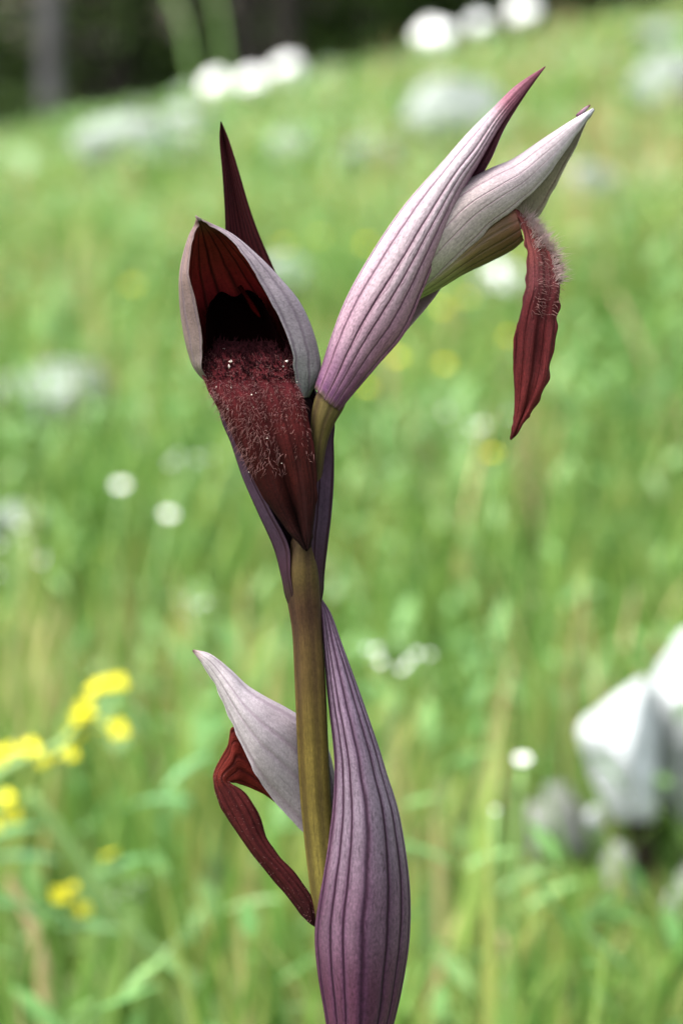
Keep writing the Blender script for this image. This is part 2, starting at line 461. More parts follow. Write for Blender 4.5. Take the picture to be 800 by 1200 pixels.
M_hoodA = petal_mat('grey_lilac_hood', [(0.0, (0.13, 0.135, 0.125)), (0.4, (0.200, 0.165, 0.190)), (0.75, (0.270, 0.215, 0.240)), (1.0, (0.24, 0.15, 0.165))],
                    vein=(0.105, 0.075, 0.10), veins=16, vwidth=0.2, vstr=0.6, mottle=0.34, transl=0.05, speck=0.34,
                    across=[(0.0, (0.72, 0.58, 0.48)), (0.4, (0.72, 0.58, 0.48)), (0.6, (1, 1, 1)), (1.0, (1, 1, 1))])
M_hoodAin = petal_mat('dark_red_hood_inside', [(0.0, (0.010, 0.0015, 0.002)), (0.22, (0.05, 0.004, 0.004)), (0.36, (0.085, 0.006, 0.006)), (0.52, (0.16, 0.010, 0.011)), (0.75, (0.18, 0.020, 0.016)), (0.90, (0.15, 0.052, 0.028)), (1.0, (0.12, 0.06, 0.04))],
                      vein=(0.025, 0.002, 0.002), veins=15, vwidth=0.22, vstr=0.8, mottle=0.6, transl=0.10, spec=0.1)
M_hoodB = petal_mat('white_lilac_hood', [(0.0, (0.20, 0.25, 0.10)), (0.14, (0.27, 0.26, 0.17)), (0.30, (0.38, 0.305, 0.30)), (0.5, (0.43, 0.345, 0.37)), (0.8, (0.50, 0.425, 0.455)), (1.0, (0.47, 0.47, 0.50))],
                    vein=(0.20, 0.09, 0.14), veins=8, vwidth=0.10, vstr=0.5, mottle=0.3, transl=0.22, speck=0.32)
M_hoodBin = petal_mat('pale_green_hood_inside', [(0.0, (0.24, 0.22, 0.13)), (0.5, (0.40, 0.34, 0.24)), (1.0, (0.46, 0.38, 0.33))],
                      vein=(0.20, 0.10, 0.08), veins=13, vwidth=0.16, vstr=0.55, mottle=0.2, transl=0.35)
M_hoodC = petal_mat('white_hood', [(0.0, (0.27, 0.22, 0.25)), (0.35, (0.34, 0.28, 0.31)), (0.6, (0.45, 0.39, 0.42)), (0.9, (0.52, 0.46, 0.47)), (0.96, (0.44, 0.34, 0.34)), (1.0, (0.25, 0.12, 0.13))],
                    vein=(0.22, 0.15, 0.19), veins=7, vwidth=0.22, vstr=0.5, mottle=0.32, transl=0.2, speck=0.3)
M_lipA = petal_mat('dark_red_velvet_lip', [(0.0, (0.020, 0.003, 0.005)), (0.25, (0.075, 0.010, 0.013)), (0.42, (0.045, 0.006, 0.006)), (0.58, (0.026, 0.0036, 0.0025)), (0.75, (0.013, 0.0018, 0.0013)), (1.0, (0.006, 0.001, 0.001))],
                   vein=(0.012, 0.002, 0.002), veins=5, vwidth=0.3, vstr=0.35, mottle=0.55, speck=0.5, rough=0.85, transl=0.0, bump=1.0, spec=0.05)
M_lipB = petal_mat('brick_red_lip', [(0.0, (0.28, 0.075, 0.065)), (0.15, (0.27, 0.07, 0.065)), (0.3, (0.17, 0.045, 0.05)), (0.42, (0.085, 0.012, 0.014)), (0.8, (0.115, 0.015, 0.015)), (1.0, (0.06, 0.008, 0.009))],
                   vein=(0.035, 0.004, 0.005), veins=5, vwidth=0.25, vstr=0.35, mottle=0.5, speck=0.5, rough=0.7, transl=0.25, bump=0.8, spec=0.08)
M_lipBbase = petal_mat('olive_brown_lip_base', [(0.0, (0.24, 0.26, 0.10)), (0.28, (0.17, 0.155, 0.055)), (0.5, (0.105, 0.068, 0.022)), (0.8, (0.085, 0.042, 0.014)), (1.0, (0.14, 0.05, 0.028))],
                       vein=(0.035, 0.02, 0.008), veins=9, vwidth=0.25, vstr=0.5, mottle=0.35, transl=0.12)
M_lipC = petal_mat('wine_red_lip', [(0.0, (0.12, 0.012, 0.009)), (0.36, (0.14, 0.018, 0.012)), (0.46, (0.080, 0.012, 0.012)), (1.0, (0.030, 0.005, 0.006))],
                   vein=(0.025, 0.004, 0.005), veins=5, vwidth=0.25, vstr=0.5, mottle=0.5, speck=0.5, rough=0.75, transl=0.25, bump=0.8, spec=0.06)
M_throat = petal_mat('black_purple_throat', [(0.0, (0.003, 0.0006, 0.0008)), (1.0, (0.002, 0.0005, 0.0006))], transl=0.0, rough=1.0, spec=0.0)
M_column = petal_mat('red_column', [(0.0, (0.012, 0.001, 0.001)), (1.0, (0.02, 0.001, 0.001))], transl=0.0, spec=0.0)
M_hair = plain_mat('pink_lip_hair', (0.06, 0.012, 0.013), (0.27, 0.145, 0.135), 700, 0.6, transl=0.2, spec=0.1)
M_hairw = plain_mat('white_lip_hair', (0.27, 0.15, 0.15), (0.52, 0.41, 0.38), 900, 0.5, transl=0.4)
M_hairf = plain_mat('pale_mauve_fuzz', (0.04, 0.007, 0.009), (0.25, 0.12, 0.13), 1500, 0.6, transl=0.25, spec=0.1)
M_pollen = plain_mat('pale_pollen', (0.45, 0.36, 0.28), (0.75, 0.70, 0.66), 900, 0.7)
M_stem = petal_mat('olive_brown_stem', [(0.0, (0.11, 0.12, 0.035)), (0.36, (0.128, 0.105, 0.024)), (0.55, (0.098, 0.070, 0.016)), (0.65, (0.068, 0.042, 0.014)), (0.72, (0.050, 0.026, 0.013)), (0.80, (0.050, 0.034, 0.010)), (1.0, (0.04, 0.02, 0.02))],
                   vein=(0.018, 0.008, 0.007), veins=5, vwidth=0.4, vstr=0.5, mottle=0.5, transl=0.0, speck=0.3, spec=0.05, rough=0.75)
M_ovary = petal_mat('olive_ovary', [(0.0, (0.045, 0.03, 0.015)), (0.4, (0.075, 0.055, 0.018)), (0.62, (0.085, 0.065, 0.022)), (0.8, (0.10, 0.035, 0.065)), (1.0, (0.09, 0.04, 0.05))], vein=(0.04, 0.022, 0.014), veins=6, vwidth=0.35, vstr=0.6, transl=0.0, mottle=0.45, spec=0.05, rough=0.75)

# ------------------------------------------------------------------ ground
def axis(lim, near, k):
    a = [0.0]; st = near
    while a[-1] < lim:
        a.append(a[-1] + st); st *= k
    return np.array(a)
ax = axis(260, 0.06, 1.05); xs = np.concatenate([-ax[:0:-1], ax])
ayf = axis(320, 0.06, 1.03); ayb = axis(260, 0.25, 1.25)
ys = np.concatenate([-ayb[:0:-1], ayf])
XX, YY = np.meshgrid(xs, ys)
ZZ = terrain(XX, YY)
idx = np.arange(XX.size).reshape(XX.shape)
q = np.stack([idx[:-1, :-1], idx[:-1, 1:], idx[1:, 1:], idx[1:, :-1]], -1).reshape(-1, 4)
g = link_mesh('ground', mesh('ground', np.stack([XX.ravel(), YY.ravel(), ZZ.ravel()], -1), q, [M_ground]))
tag(g, kind='structure')

# ------------------------------------------------------------------ strips (blades and leaves), vectorised
def strips(base, azim, length, width, lean, curl, prof, tint, segs=None, fold=0.0):
    """base (n,3); lean = start angle from vertical, curl = extra bend; prof = width profile"""
    n = len(base); k = len(prof)
    prof = np.asarray(prof, float)
    dirx, diry = np.cos(azim), np.sin(azim)
    ang = lean[:, None] + curl[:, None] * np.linspace(0, 1, k)[None]
    stepl = (length / (k - 1))[:, None]
    hor = np.concatenate([np.zeros((n, 1)), np.cumsum(np.sin(ang[:, :-1]) * stepl, 1)], 1)
    ver = np.concatenate([np.zeros((n, 1)), np.cumsum(np.cos(ang[:, :-1]) * stepl, 1)], 1)
    cx = base[:, 0, None] + hor * dirx[:, None]; cy = base[:, 1, None] + hor * diry[:, None]; cz = base[:, 2, None] + ver
    w = width[:, None] * prof[None] * 0.5
    sx, sy = -diry[:, None] * w, dirx[:, None] * w
    lft = np.stack([cx + sx, cy + sy, cz], -1); rgt = np.stack([cx - sx, cy - sy, cz], -1)
    V = np.stack([lft, rgt], 2).reshape(n, k * 2, 3)
    o = (np.arange(n) * k * 2)[:, None, None]
    j = np.arange(k - 1) * 2
    F = (np.stack([j, j + 1, j + 3, j + 2], -1)[None] + o).reshape(-1, 4)
    return V.reshape(-1, 3), F, np.repeat(tint, k * 2)

def fast_mesh(name, V, F, mat, tint):
    me = bpy.data.meshes.new(name)
    V = np.ascontiguousarray(V, dtype=np.float32); F = np.ascontiguousarray(F, dtype=np.int32)
    nf, s = F.shape
    me.vertices.add(len(V)); me.vertices.foreach_set('co', V.ravel())
    me.loops.add(nf * s); me.loops.foreach_set('vertex_index', F.ravel())
    me.polygons.add(nf)
    me.polygons.foreach_set('loop_start', np.arange(nf, dtype=np.int32) * s)
    me.polygons.foreach_set('use_smooth', np.ones(nf, dtype=bool))
    me.materials.append(mat)
    a = me.attributes.new('tint', 'FLOAT', 'POINT'); a.data.foreach_set('value', np.asarray(tint, dtype=np.float32))
    me.update(calc_edges=True)
    return me

def merge(parts):
    Vs, Fs, Ts = [], [], []; off = 0
    for V, F, T in parts:
        Vs.append(V); Fs.append(F + off); Ts.append(T); off += len(V)
    return np.concatenate(Vs), np.concatenate(Fs), np.concatenate(Ts)

def scatter(n, y0, y1, half0, k):
    """points in a wedge that widens with distance, uniform per area"""
    y = np.sqrt(rng.random(n) * (y1 ** 2 - y0 ** 2) + y0 ** 2)
    x = (rng.random(n) * 2 - 1) * (half0 + k * y)
    return x, y

OUT = (float(at(745, 1000, 0.80)[0]), 0.80)      # the limestone outcrop at the right
grass_parts, herb_parts, straw_parts = [], [], []
for (n, y0, y1, wd, hmin, hmax) in ((9000, 0.36, 1.3, 0.0028, 0.04, 0.105), (26000, 1.1, 3.0, 0.0036, 0.04, 0.11),
                                   (40000, 2.8, 8.4, 0.0065, 0.04, 0.10)):
    x, y = scatter(n, y0, y1, 0.25, 0.38)
    bare = (np.abs(x - OUT[0]) < 0.045) & (y > OUT[1] - 0.19) & (y < OUT[1] + 0.03) & (rng.random(n) < 0.85)
    x, y = x[~bare], y[~bare]; n = len(x)
    pt = vnoise(x * 2.3 + 20, y * 2.3)
    z = terrain(x, y) - 0.004
    h = (hmin + (hmax - hmin) * rng.random(n)) * (0.45 + 0.5 * vnoise(x * 4, y * 4) + 0.5 * vnoise(x * 13 + 5, y * 13)) * (1 - 0.45 * sstep(3.5, 5.5, y))
    tint = np.clip(-0.1 + 0.55 * pt + 0.6 * vnoise(x * 15 + 40, y * 11) + rng.normal(0, 0.24, n) + 0.12 * sstep(1.5, 3.5, y), 0, 1)
    grass_parts.append(strips(np.stack([x, y, z], -1), rng.random(n) * 6.283, h, wd * (0.6 + 0.8 * rng.random(n)),
                              0.03 + 0.25 * rng.random(n), 0.1 + 0.8 * rng.random(n), [1, 0.95, 0.7, 0.06], tint))
nb = 2600
x = OUT[0] + (rng.random(nb) * 2 - 1) * 0.055; y = OUT[1] - 0.21 + 0.24 * rng.random(nb)
grass_parts.append(strips(np.stack([x, y, terrain(x, y) - 0.004], -1), rng.random(nb) * 6.283, 0.008 + 0.024 * rng.random(nb) * (0.4 + vnoise(x * 40, y * 40)), 0.0022 * (0.6 + 0.8 * rng.random(nb)),
                          0.05 + 0.5 * rng.random(nb), 0.2 + 1.0 * rng.random(nb), [1, 0.95, 0.7, 0.06], np.clip(0.25 + 0.5 * vnoise(x * 30, y * 30) + rng.normal(0, 0.25, nb), 0, 1)))
for (n, y0, y1, ln, wd) in ((7000, 0.42, 1.4, 0.014, 0.0045), (16000, 1.3, 3.2, 0.018, 0.007), (16000, 3.0, 8.2, 0.034, 0.014)):
    x, y = scatter(n, y0, y1, 0.25, 0.38)
    pt = vnoise(x * 3.1 + 3, y * 3.1 + 50)
    keep = (rng.random(n) < (0.25 + 1.1 * pt)) & ~((np.abs(x - OUT[0]) < 0.045) & (y > OUT[1] - 0.19) & (y < OUT[1] + 0.03) & (rng.random(n) < 0.75))
    x, y, pt = x[keep], y[keep], pt[keep]; m = len(x)
    z = terrain(x, y) + 0.005 + 0.07 * rng.random(m) * (0.5 + vnoise(x * 4, y * 4)) * (1 - 0.5 * sstep(3.5, 5.5, y))
    tint = np.clip(0.5 * rng.random(m) + 0.5 * vnoise(x * 5 + 9, y * 5) + 0.22 * sstep(1.5, 3.5, y), 0, 1)
    herb_parts.append(strips(np.stack([x, y, z], -1), rng.random(m) * 6.283, ln * (0.6 + 0.8 * rng.random(m)), wd * (0.6 + 0.8 * rng.random(m)),
                             0.5 + 0.8 * rng.random(m), 0.1 + 0.7 * rng.random(m), [0.12, 0.85, 1.0, 0.7, 0.06], tint))
for (n, y0, y1, wd) in ((700, 0.75, 1.5, 0.0022), (2600, 1.4, 4.0, 0.0034), (1500, 3.5, 8.0, 0.006)):
    x, y = scatter(n, y0, y1, 0.25, 0.38)
    keep = rng.random(n) < 1.2 * vnoise(x * 1.7 + 31, y * 1.7 + 12) ** 2 + 0.5 * (x > 0.02)
    x, y = x[keep], y[keep]; m = len(x)
    straw_parts.append(strips(np.stack([x, y, terrain(x, y) - 0.004], -1), rng.random(m) * 6.283, 0.06 + 0.05 * rng.random(m), wd * (0.6 + 0.8 * rng.random(m)),
                              0.02 + 0.25 * rng.random(m), 0.1 + 0.5 * rng.random(m), [1, 0.9, 0.8, 0.3], rng.random(m)))
for nm, parts, mt, lab, cat in (('meadow_grass', grass_parts, M_grass, 'fresh green meadow grass covering the slope', 'grass'),
                           ('meadow_herbs', herb_parts, M_herb, 'low leafy green herbs growing through the meadow grass', 'herbs'),
                           ('dry_grass', straw_parts, M_straw, 'straw-coloured dry grass stalks scattered through the meadow', 'grass')):
    V, F, T = merge(parts)
    tag(link_mesh(nm, fast_mesh(nm, V, F, mt, T)), lab, cat, kind='stuff')

# ------------------------------------------------------------------ the wood behind the crest
def blob_leaves(n, centre, rad, size, seed, squash=1.0):
    r = np.random.default_rng(seed)
    d = r.normal(size=(n, 3)); d /= np.linalg.norm(d, axis=1, keepdims=True)
    p = d * (r.random(n) ** 0.45)[:, None] * np.array(rad) + np.array(centre)
    return strips(p, r.random(n) * 6.283, size * (0.6 + 0.8 * r.random(n)), size * 0.5 * (0.6 + 0.8 * r.random(n)),
                  0.6 + 1.2 * r.random(n), r.random(n) * 0.8, [0.15, 1.0, 0.1], np.clip(r.normal(0.45, 0.25, n), 0, 1))

def tree(px, y, rad, bark, label, seed, height=5.0, lean=0.0):
    r = np.random.default_rng(seed)
    p = at(px, 100, y); x = p[0]; z = float(terrain(x, y)) - 0.05
    root = empty('forest_tree', (x, y, z))
    tag(root, label, 'tree', 'trees at the edge of the dark wood')
    pts = [(x + lean * t * height + 0.05 * math.sin(t * 5 + seed), y, z + t * height) for t in np.linspace(0, 1, 7)]
    link_mesh('trunk', tube_mesh('trunk', pts, [rad * 1.25, rad, rad * 0.92, rad * 0.8, rad * 0.65, rad * 0.45, rad * 0.15], bark, 12, 4, wob=0.04), root)
    for k in range(6):
        t = 0.42 + 0.08 * k; a = r.random() * 6.28; ln = 1.3 * (1.2 - t) + 0.4
        b = np.array(pts[3]) + (np.array(pts[5]) - np.array(pts[3])) * (t - 0.42) / 0.5
        d = np.array([math.cos(a), math.sin(a), 0.35])
        link_mesh('limb', tube_mesh('limb', [b, b + d * ln * 0.5, b + d * ln + np.array([0, 0, 0.15])], [rad * 0.4, rad * 0.25, rad * 0.06], bark, 7, 3), root)
    parts = []
    for k in range(16):
        c = np.array([x, y, z + height * 0.62]) + r.normal(size=3) * np.array([0.75, 0.75, height * 0.16])
        parts.append(blob_leaves(110, c, (0.75, 0.75, 0.5), 0.24, seed * 50 + k))
    V, F, T = merge(parts)
    link_mesh('crown', fast_mesh('crown', V, F, M_pine, T), root)

tree(42, 8.8, 0.032, M_bark, 'pale grey slender tree trunk at the far left of the dark wood', 1)
tree(92, 10.4, 0.04, M_barkd, 'brownish slim trunk just right of the pale grey trunk', 2)
tree(305, 9.8, 0.055, M_barkd, 'dark trunk behind the round white stone, left of its neighbour', 3)
tree(352, 9.2, 0.038, M_barkd, 'dark trunk above the round white stone on the crest', 4)
tree(152, 11.5, 0.07, M_barkd, 'dark trunk deep in the wood right of the slim brownish trunk', 5)
tree(432, 10.8, 0.06, M_barkd, 'rightmost dark trunk where the wood meets the green slope', 6)
# undergrowth and further trees, one dark mass
parts = []
rr = np.random.default_rng(5)
for k in range(170):
    y = 8.9 + 7 * rr.random(); x = (rr.random() * 2 - 1) * (1.5 + 0.32 * y)
    s = 0.35 + 0.5 * rr.random()
    parts.append(blob_leaves(190, (x, y, float(terrain(x, y)) + s * 0.55), (s, s, s * 0.8), 0.11, 900 + k))
for k in range(16):
    y = 7.0 + 1.8 * rr.random(); x = -1.6 + 2.3 * rr.random(); s = 0.10 + 0.13 * rr.random()
    parts.append(blob_leaves(120, (x, y, float(terrain(x, y)) + s * 0.5), (s, s, s * 0.7), 0.05, 3000 + k))
for k in range(150):
    y = 12 + 9 * rr.random(); x = (rr.random() * 2 - 1) * (2.5 + 0.42 * y)
    parts.append(blob_leaves(150, (x, y, float(terrain(x, y)) + 0.5 + 3.6 * rr.random()), (1.2, 1.2, 1.0), 0.30, 2000 + k))
V, F, T = merge(parts)
tag(link_mesh('woodland', fast_mesh('woodland', V, F, M_pine, T)), 'dark mass of evergreen undergrowth and branches behind the meadow', 'woodland', kind='stuff')

# ------------------------------------------------------------------ stones
import bmesh
from mathutils import noise as mnoise
def stone(px, py, size, y=None, mat=None, label='', asp=(1, 1, 0.8), seed=0, rot=0.0, name='limestone_rock', sub=3, drop=0.35, rough=0.22, group=None):
    """size in metres (largest width); stands in the ground where the pixel's ray meets it, or at distance y"""
    p = ground_hit(px, py) if y is None else at(px, py, y)
    bm = bmesh.new()
    bmesh.ops.create_icosphere(bm, subdivisions=sub, radius=1.0)
    r = random.Random(seed)
    planes = []
    for k in range(9):
        n = Vector((r.gauss(0, 1), r.gauss(0, 1), r.gauss(0, 1))).normalized()
        planes.append((n, 0.62 + 0.28 * r.random()))
    off = Vector((seed * 3.7, seed * 1.3, seed * 2.1))
    for v in bm.verts:
        c = v.co.copy()
        for n, dd in planes:
            t = c.dot(n) - dd
            if t > 0: c -= n * t * 0.88
        c += v.co * (mnoise.noise(v.co * 1.7 + off) * rough + mnoise.noise(v.co * 5 + off) * rough * 0.35)
        v.co = Vector((c.x * asp[0], c.y * asp[1], c.z * asp[2])) * size * 0.5
    me = bpy.data.meshes.new(name)
    bm.to_mesh(me); bm.free()
    me.materials.append(mat or M_rock)
    o = bpy.data.objects.new(name, me); COL.objects.link(o)
    o.location = (p[0], p[1], p[2]); o.rotation_euler = (0, rot, r.random() * 0.6)
    tag(o, label, 'rock', group)
    return o

NEAR = 'stones of the near outcrop'
M_rockn = plain_mat('weathered_near_limestone', (0.25, 0.27, 0.265), (0.44, 0.465, 0.47), 75, 0.9, bump=0.9, dist=0.003, spec=0.15)
M_rockng = plain_mat('grey_near_limestone', (0.11, 0.12, 0.10), (0.25, 0.265, 0.245), 95, 0.9, bump=0.9, dist=0.003, spec=0.1)
def hull_stone(outline, y, depth, mat, label, seed, lift=22, name='limestone_rock', rough=0.05, cat='rock', group=None):
    """angular block: convex body over a front outline (photo pixels at distance y) and a set-back, raised back outline"""
    bm = bmesh.new()
    rg = random.Random(seed)
    cx = sum(p[0] for p in outline) / len(outline); cy = sum(p[1] for p in outline) / len(outline)
    pts = []
    for (px, py) in outline:
        pts.append(at(px, py, y + rg.uniform(-0.1, 0.15) * depth))
        pts.append(at(cx + (px - cx) * 0.92, cy + (py - cy) * 0.92 - lift, y + depth * rg.uniform(0.8, 1.1)))
    pts.append(at(cx + rg.uniform(-8, 8), cy, y - depth * 0.25))
    vs_ = [bm.verts.new(p) for p in pts]
    bmesh.ops.convex_hull(bm, input=vs_)
    for v in [v for v in bm.verts if not v.link_faces]: bm.verts.remove(v)
    bmesh.ops.bevel(bm, geom=list(bm.edges), offset=0.0014, segments=2, affect='EDGES', profile=0.6)
    bmesh.ops.triangulate(bm, faces=list(bm.faces))
    for _ in range(3):
        bmesh.ops.subdivide_edges(bm, edges=[e for e in bm.edges if e.calc_length() > 0.004], cuts=1)
        bmesh.ops.triangulate(bm, faces=list(bm.faces))
    bm.normal_update()
    for v in bm.verts:
        n_ = mnoise.noise(v.co * 60 + Vector((seed, 0, 0))) * 0.0012 + mnoise.noise(v.co * 190) * 0.0007
        v.co += v.normal * n_
    c0 = Vector(at(cx, max(p[1] for p in outline), y + depth * 0.5))
    me = bpy.data.meshes.new(name); bm.to_mesh(me); bm.free()
    me.materials.append(mat)
    o = link_mesh(name, me, None, c0)
    tag(o, label, cat, group)
    return o
YR = OUT[1]
hull_stone([(678, 856), (756, 796), (772, 850), (764, 962), (716, 962), (692, 912)], YR, 0.05, M_rockn, 'large pale angular limestone block near the right edge, overhanging a dark gap', 3, lift=14, group=NEAR)
hull_stone([(764, 800), (800, 744), (880, 716), (890, 920), (800, 972), (774, 930)], YR + 0.012, 0.06, M_rockn, 'bluish white block cut by the right edge of the picture', 5, lift=14, group=NEAR)
hull_stone([(616, 962), (650, 926), (680, 945), (690, 1005), (622, 1008)], YR + 0.03, 0.04, M_rockng, 'low grey stone in the grass left of the large limestone block', 7, group=NEAR)
hull_stone([(684, 958), (697, 946), (709, 962), (700, 985)], YR + 0.005, 0.012, M_rockn, 'small pale knob of stone at the lower left corner of the large block', 8, lift=5, group=NEAR)
hull_stone([(708, 1010), (722, 988), (740, 1005), (742, 1098), (712, 1100)], YR - 0.01, 0.03, M_rockng, 'upright grey stone under the large block, left of the dark gap', 9, lift=8, group=NEAR)
hull_stone([(772, 1062), (812, 1012), (880, 1015), (880, 1120), (776, 1105)], YR - 0.02, 0.04, M_rockng, 'grey stone at the lower right edge, right of the dark gap', 11, lift=14, group=NEAR)
M_gapshade = plain_mat('dark_gap_shade', (0.010, 0.008, 0.006), (0.028, 0.02, 0.014), 120, 0.95, bump=0.8, spec=0.05)  # near-black colour for an added block that stands for shade between the stones
hull_stone([(736, 960), (752, 945), (768, 960), (770, 1040), (764, 1110), (742, 1112), (736, 1040)], YR + 0.012, 0.03, M_gapshade, 'dark shade-coloured stub in the gap under the large limestone block', 15, lift=4, name='gap_shade_block', cat='filler')
M_rockw = plain_mat('clean_white_limestone', (0.70, 0.70, 0.68), (0.84, 0.84, 0.82), 22, 0.85, bump=0.4, dist=0.004)
CREST = 'white stones along the crest of the slope'
for i, (px, py, s, lab) in enumerate([
        (258, 103, 0.08, 'brightest wide white stone on the crest, above the dark red spike'),
        (335, 82, 0.075, 'round bright white stone standing highest left of centre'),
        (167, 127, 0.06, 'small white stone at the left end of the crest row'),
        (214, 112, 0.07, 'dim bluish stone second from the left end of the crest row'),
        (296, 96, 0.06, 'small cream stone between the widest crest stone and its round neighbour'),
        (385, 78, 0.05, 'small cream stone at the right end of the crest row left of centre'),
        (512, 42, 0.09, 'broad white stone on the crest above the right flower'),
        (562, 28, 0.09, 'cream stone on the crest above the right flower, between two white ones'),
        (612, 13, 0.07, 'round white stone at the top edge right of centre')]):
    yy = 6.05
    stone(px, py, s * (1.0 if 'bright' in lab or 'round' in lab or 'broad' in lab else 0.55), yy, M_rockw if ('bright' in lab or 'round' in lab or 'broad' in lab) else (M_rockg if 'dim' in lab or 'small' in lab else M_rock), lab, (1, 1, 0.85), 20 + i, group=CREST)
SLOPE = 'grey stones lying on the slope'
for i, (px, py, s, a, lab) in enumerate([
        (170, 172, 0.30, 0.5, 'wide flat grey stone on the slope left of the dark red spike'),
        (215, 150, 0.17, 0.7, 'pale stone above the wide flat grey stone'),
        (342, 175, 0.09, 1.0, 'grey stone right of the dark red spike'),
        (430, 182, 0.13, 0.6, 'pale stone on the slope left of the right flower bract'),
        (535, 140, 0.21, 0.9, 'long grey stone behind the upper right bract'),
        (500, 115, 0.10, 0.7, 'grey stone up the slope left of the upper right bract tip'),
        (775, 40, 0.12, 0.5, 'grey stone at the upper right corner of the slope'),
        (790, 105, 0.20, 0.9, 'pale stone at the right edge beside the hood tip'),
        (690, 215, 0.10, 0.8, 'dim grey stone right of the right flower hood'),
        (60, 465, 0.16, 0.6, 'flat grey stone half sunk in grass at the left edge'),
        (15, 610, 0.06, 0.6, 'small grey stone in grass at the left edge'),
        (335, 325, 0.09, 0.9, 'pale stone behind the left hood'),
        (588, 330, 0.085, 0.7, 'white stone seen below the right flower hood')]):
    p = ground_hit(px, py, 0.05)
    stone(px, py, s * 0.75 * min(1, 0.4 + p[1] / 8), float(p[1]), M_rock if ('white' in lab) else M_rockg, lab, (1.1, 0.9, a), 60 + i, group=SLOPE)

# ------------------------------------------------------------------ small meadow flowers
def petal_ring(c, up, n, r, w, lift, seed):
    """ring of separate petals around c; returns verts, faces"""
    up = np.array(up, float); up /= np.linalg.norm(up)
    a = np.cross(up, [0.3, 1, 0.2]); a /= np.linalg.norm(a); b = np.cross(up, a)
    V, F = [], []; rg = np.random.default_rng(seed)
    for k in range(n):
        th = 2 * math.pi * k / n + rg.normal(0, 0.08)
        d = a * math.cos(th) + b * math.sin(th); s = np.cross(up, d)
        i0 = len(V); ll = lift * (0.7 + 0.6 * rg.random())
        prof = [(0.05, 0.25, 0), (0.4, 0.8, 0.45), (0.75, 1.0, 0.8), (1.0, 0.55, 1.0)]
        for t, ww, hh in prof:
            V.append(c + d * r * t + s * w * ww * 0.5 + up * ll * hh * r)
            V.append(c + d * r * t * 1.02 + up * (ll * hh * r - 0.10 * w))
            V.append(c + d * r * t - s * w * ww * 0.5 + up * ll * hh * r)
        for j in range(len(prof) - 1):
            o = i0 + j * 3
            F += [(o, o + 1, o + 4, o + 3), (o + 1, o + 2, o + 5, o + 4)]
    return V, F

def dome(c, up, r, h, n=10):
    up = np.array(up, float); up /= np.linalg.norm(up)
    a = np.cross(up, [0.3, 1, 0.2]); a /= np.linalg.norm(a); b = np.cross(up, a)
    V, F = [], []
    for rr_, hh in ((1, -0.2), (0.9, 0.35), (0.55, 0.8)):
        for k in range(n):
            th = 2 * math.pi * k / n
            V.append(c + (a * math.cos(th) + b * math.sin(th)) * r * rr_ + up * h * hh)
    V.append(c + up * h)
    for j in range(2):
        for k in range(n):
            F.append((j * n + k, j * n + (k + 1) % n, (j + 1) * n + (k + 1) % n, (j + 1) * n + k))
    for k in range(n): F.append((2 * n + k, 2 * n + (k + 1) % n, 3 * n))
    return V, F

def solid(name, V, F, mat, parent, th=0.0004):
    o = link_mesh(name, mesh(name, V, F, [mat]), parent)
    if th:
        sm = o.modifiers.new('thickness', 'SOLIDIFY'); sm.thickness = th; sm.offset = 0
    return o

def leaf_obj(base, d, ln, w, parent, mat):
    d = np.array(d, float); d /= np.linalg.norm(d)
    s = np.cross(d, [0, 0, 1.0]); s /= max(np.linalg.norm(s), 1e-6); up = np.cross(s, d)
    V, F = [], []
    prof = [(0, 0.12), (0.2, 0.6), (0.45, 1), (0.7, 0.85), (0.9, 0.4), (1.0, 0.04)]
    for t, ww in prof:
        c = base + d * ln * t - np.array([0, 0, 1]) * ln * 0.25 * t * t
        V += [c + s * w * ww * 0.5 + up * w * ww * 0.12, c, c - s * w * ww * 0.5 + up * w * ww * 0.12]
    for j in range(len(prof) - 1):
        o = j * 3; F += [(o, o + 1, o + 4, o + 3), (o + 1, o + 2, o + 5, o + 4)]
    return solid('leaf', V, F, mat, parent)

def daisy(px, py, r, label, seed, y=None, yellow=False):
    r = r * (0.36 if yellow else 0.5)
    rg = np.random.default_rng(seed)
    p = ground_hit(px, py, 0.09) if y is None else at(px, py, y)
    zb = float(terrain(p[0], p[1]))
    root = empty('yellow_meadow_flower' if yellow else 'white_meadow_flower', (p[0], p[1], zb))
    tag(root, label, 'flower', 'small yellow flowers in the meadow' if yellow else 'small white flowers in the meadow')
    up = np.array([rg.normal(0, 0.15), -0.35, 1.0])
    b = np.array([p[0] + rg.normal(0, 0.008), p[1] + rg.normal(0, 0.008), zb - 0.003])
    m = (b + p) / 2 + np.array([rg.normal(0, 0.004), 0, 0])
    rad = max(0.0008, r * 0.07)
    link_mesh('stalk', tube_mesh('stalk', [b, m, p], [rad * 1.2, rad, rad], M_stalk, 7, 4), root)
    V, F = petal_ring(p, up, 5 if yellow else 12, r, r * (0.95 if yellow else 0.5), 0.3 if yellow else 0.12, seed)
    solid('petals', V, F, M_yellow if yellow else M_white, root)
    V, F = dome(p, up, r * 0.28, r * 0.2)
    solid('flower_eye', V, F, M_yellow if yellow else M_eye, root, 0)
    for k in range(2):
        a = rg.random() * 6.28
        leaf_obj(b + (p - b) * (0.15 + 0.2 * k), (math.cos(a), math.sin(a), 0.6), 0.012, 0.003, root, M_dleaf)

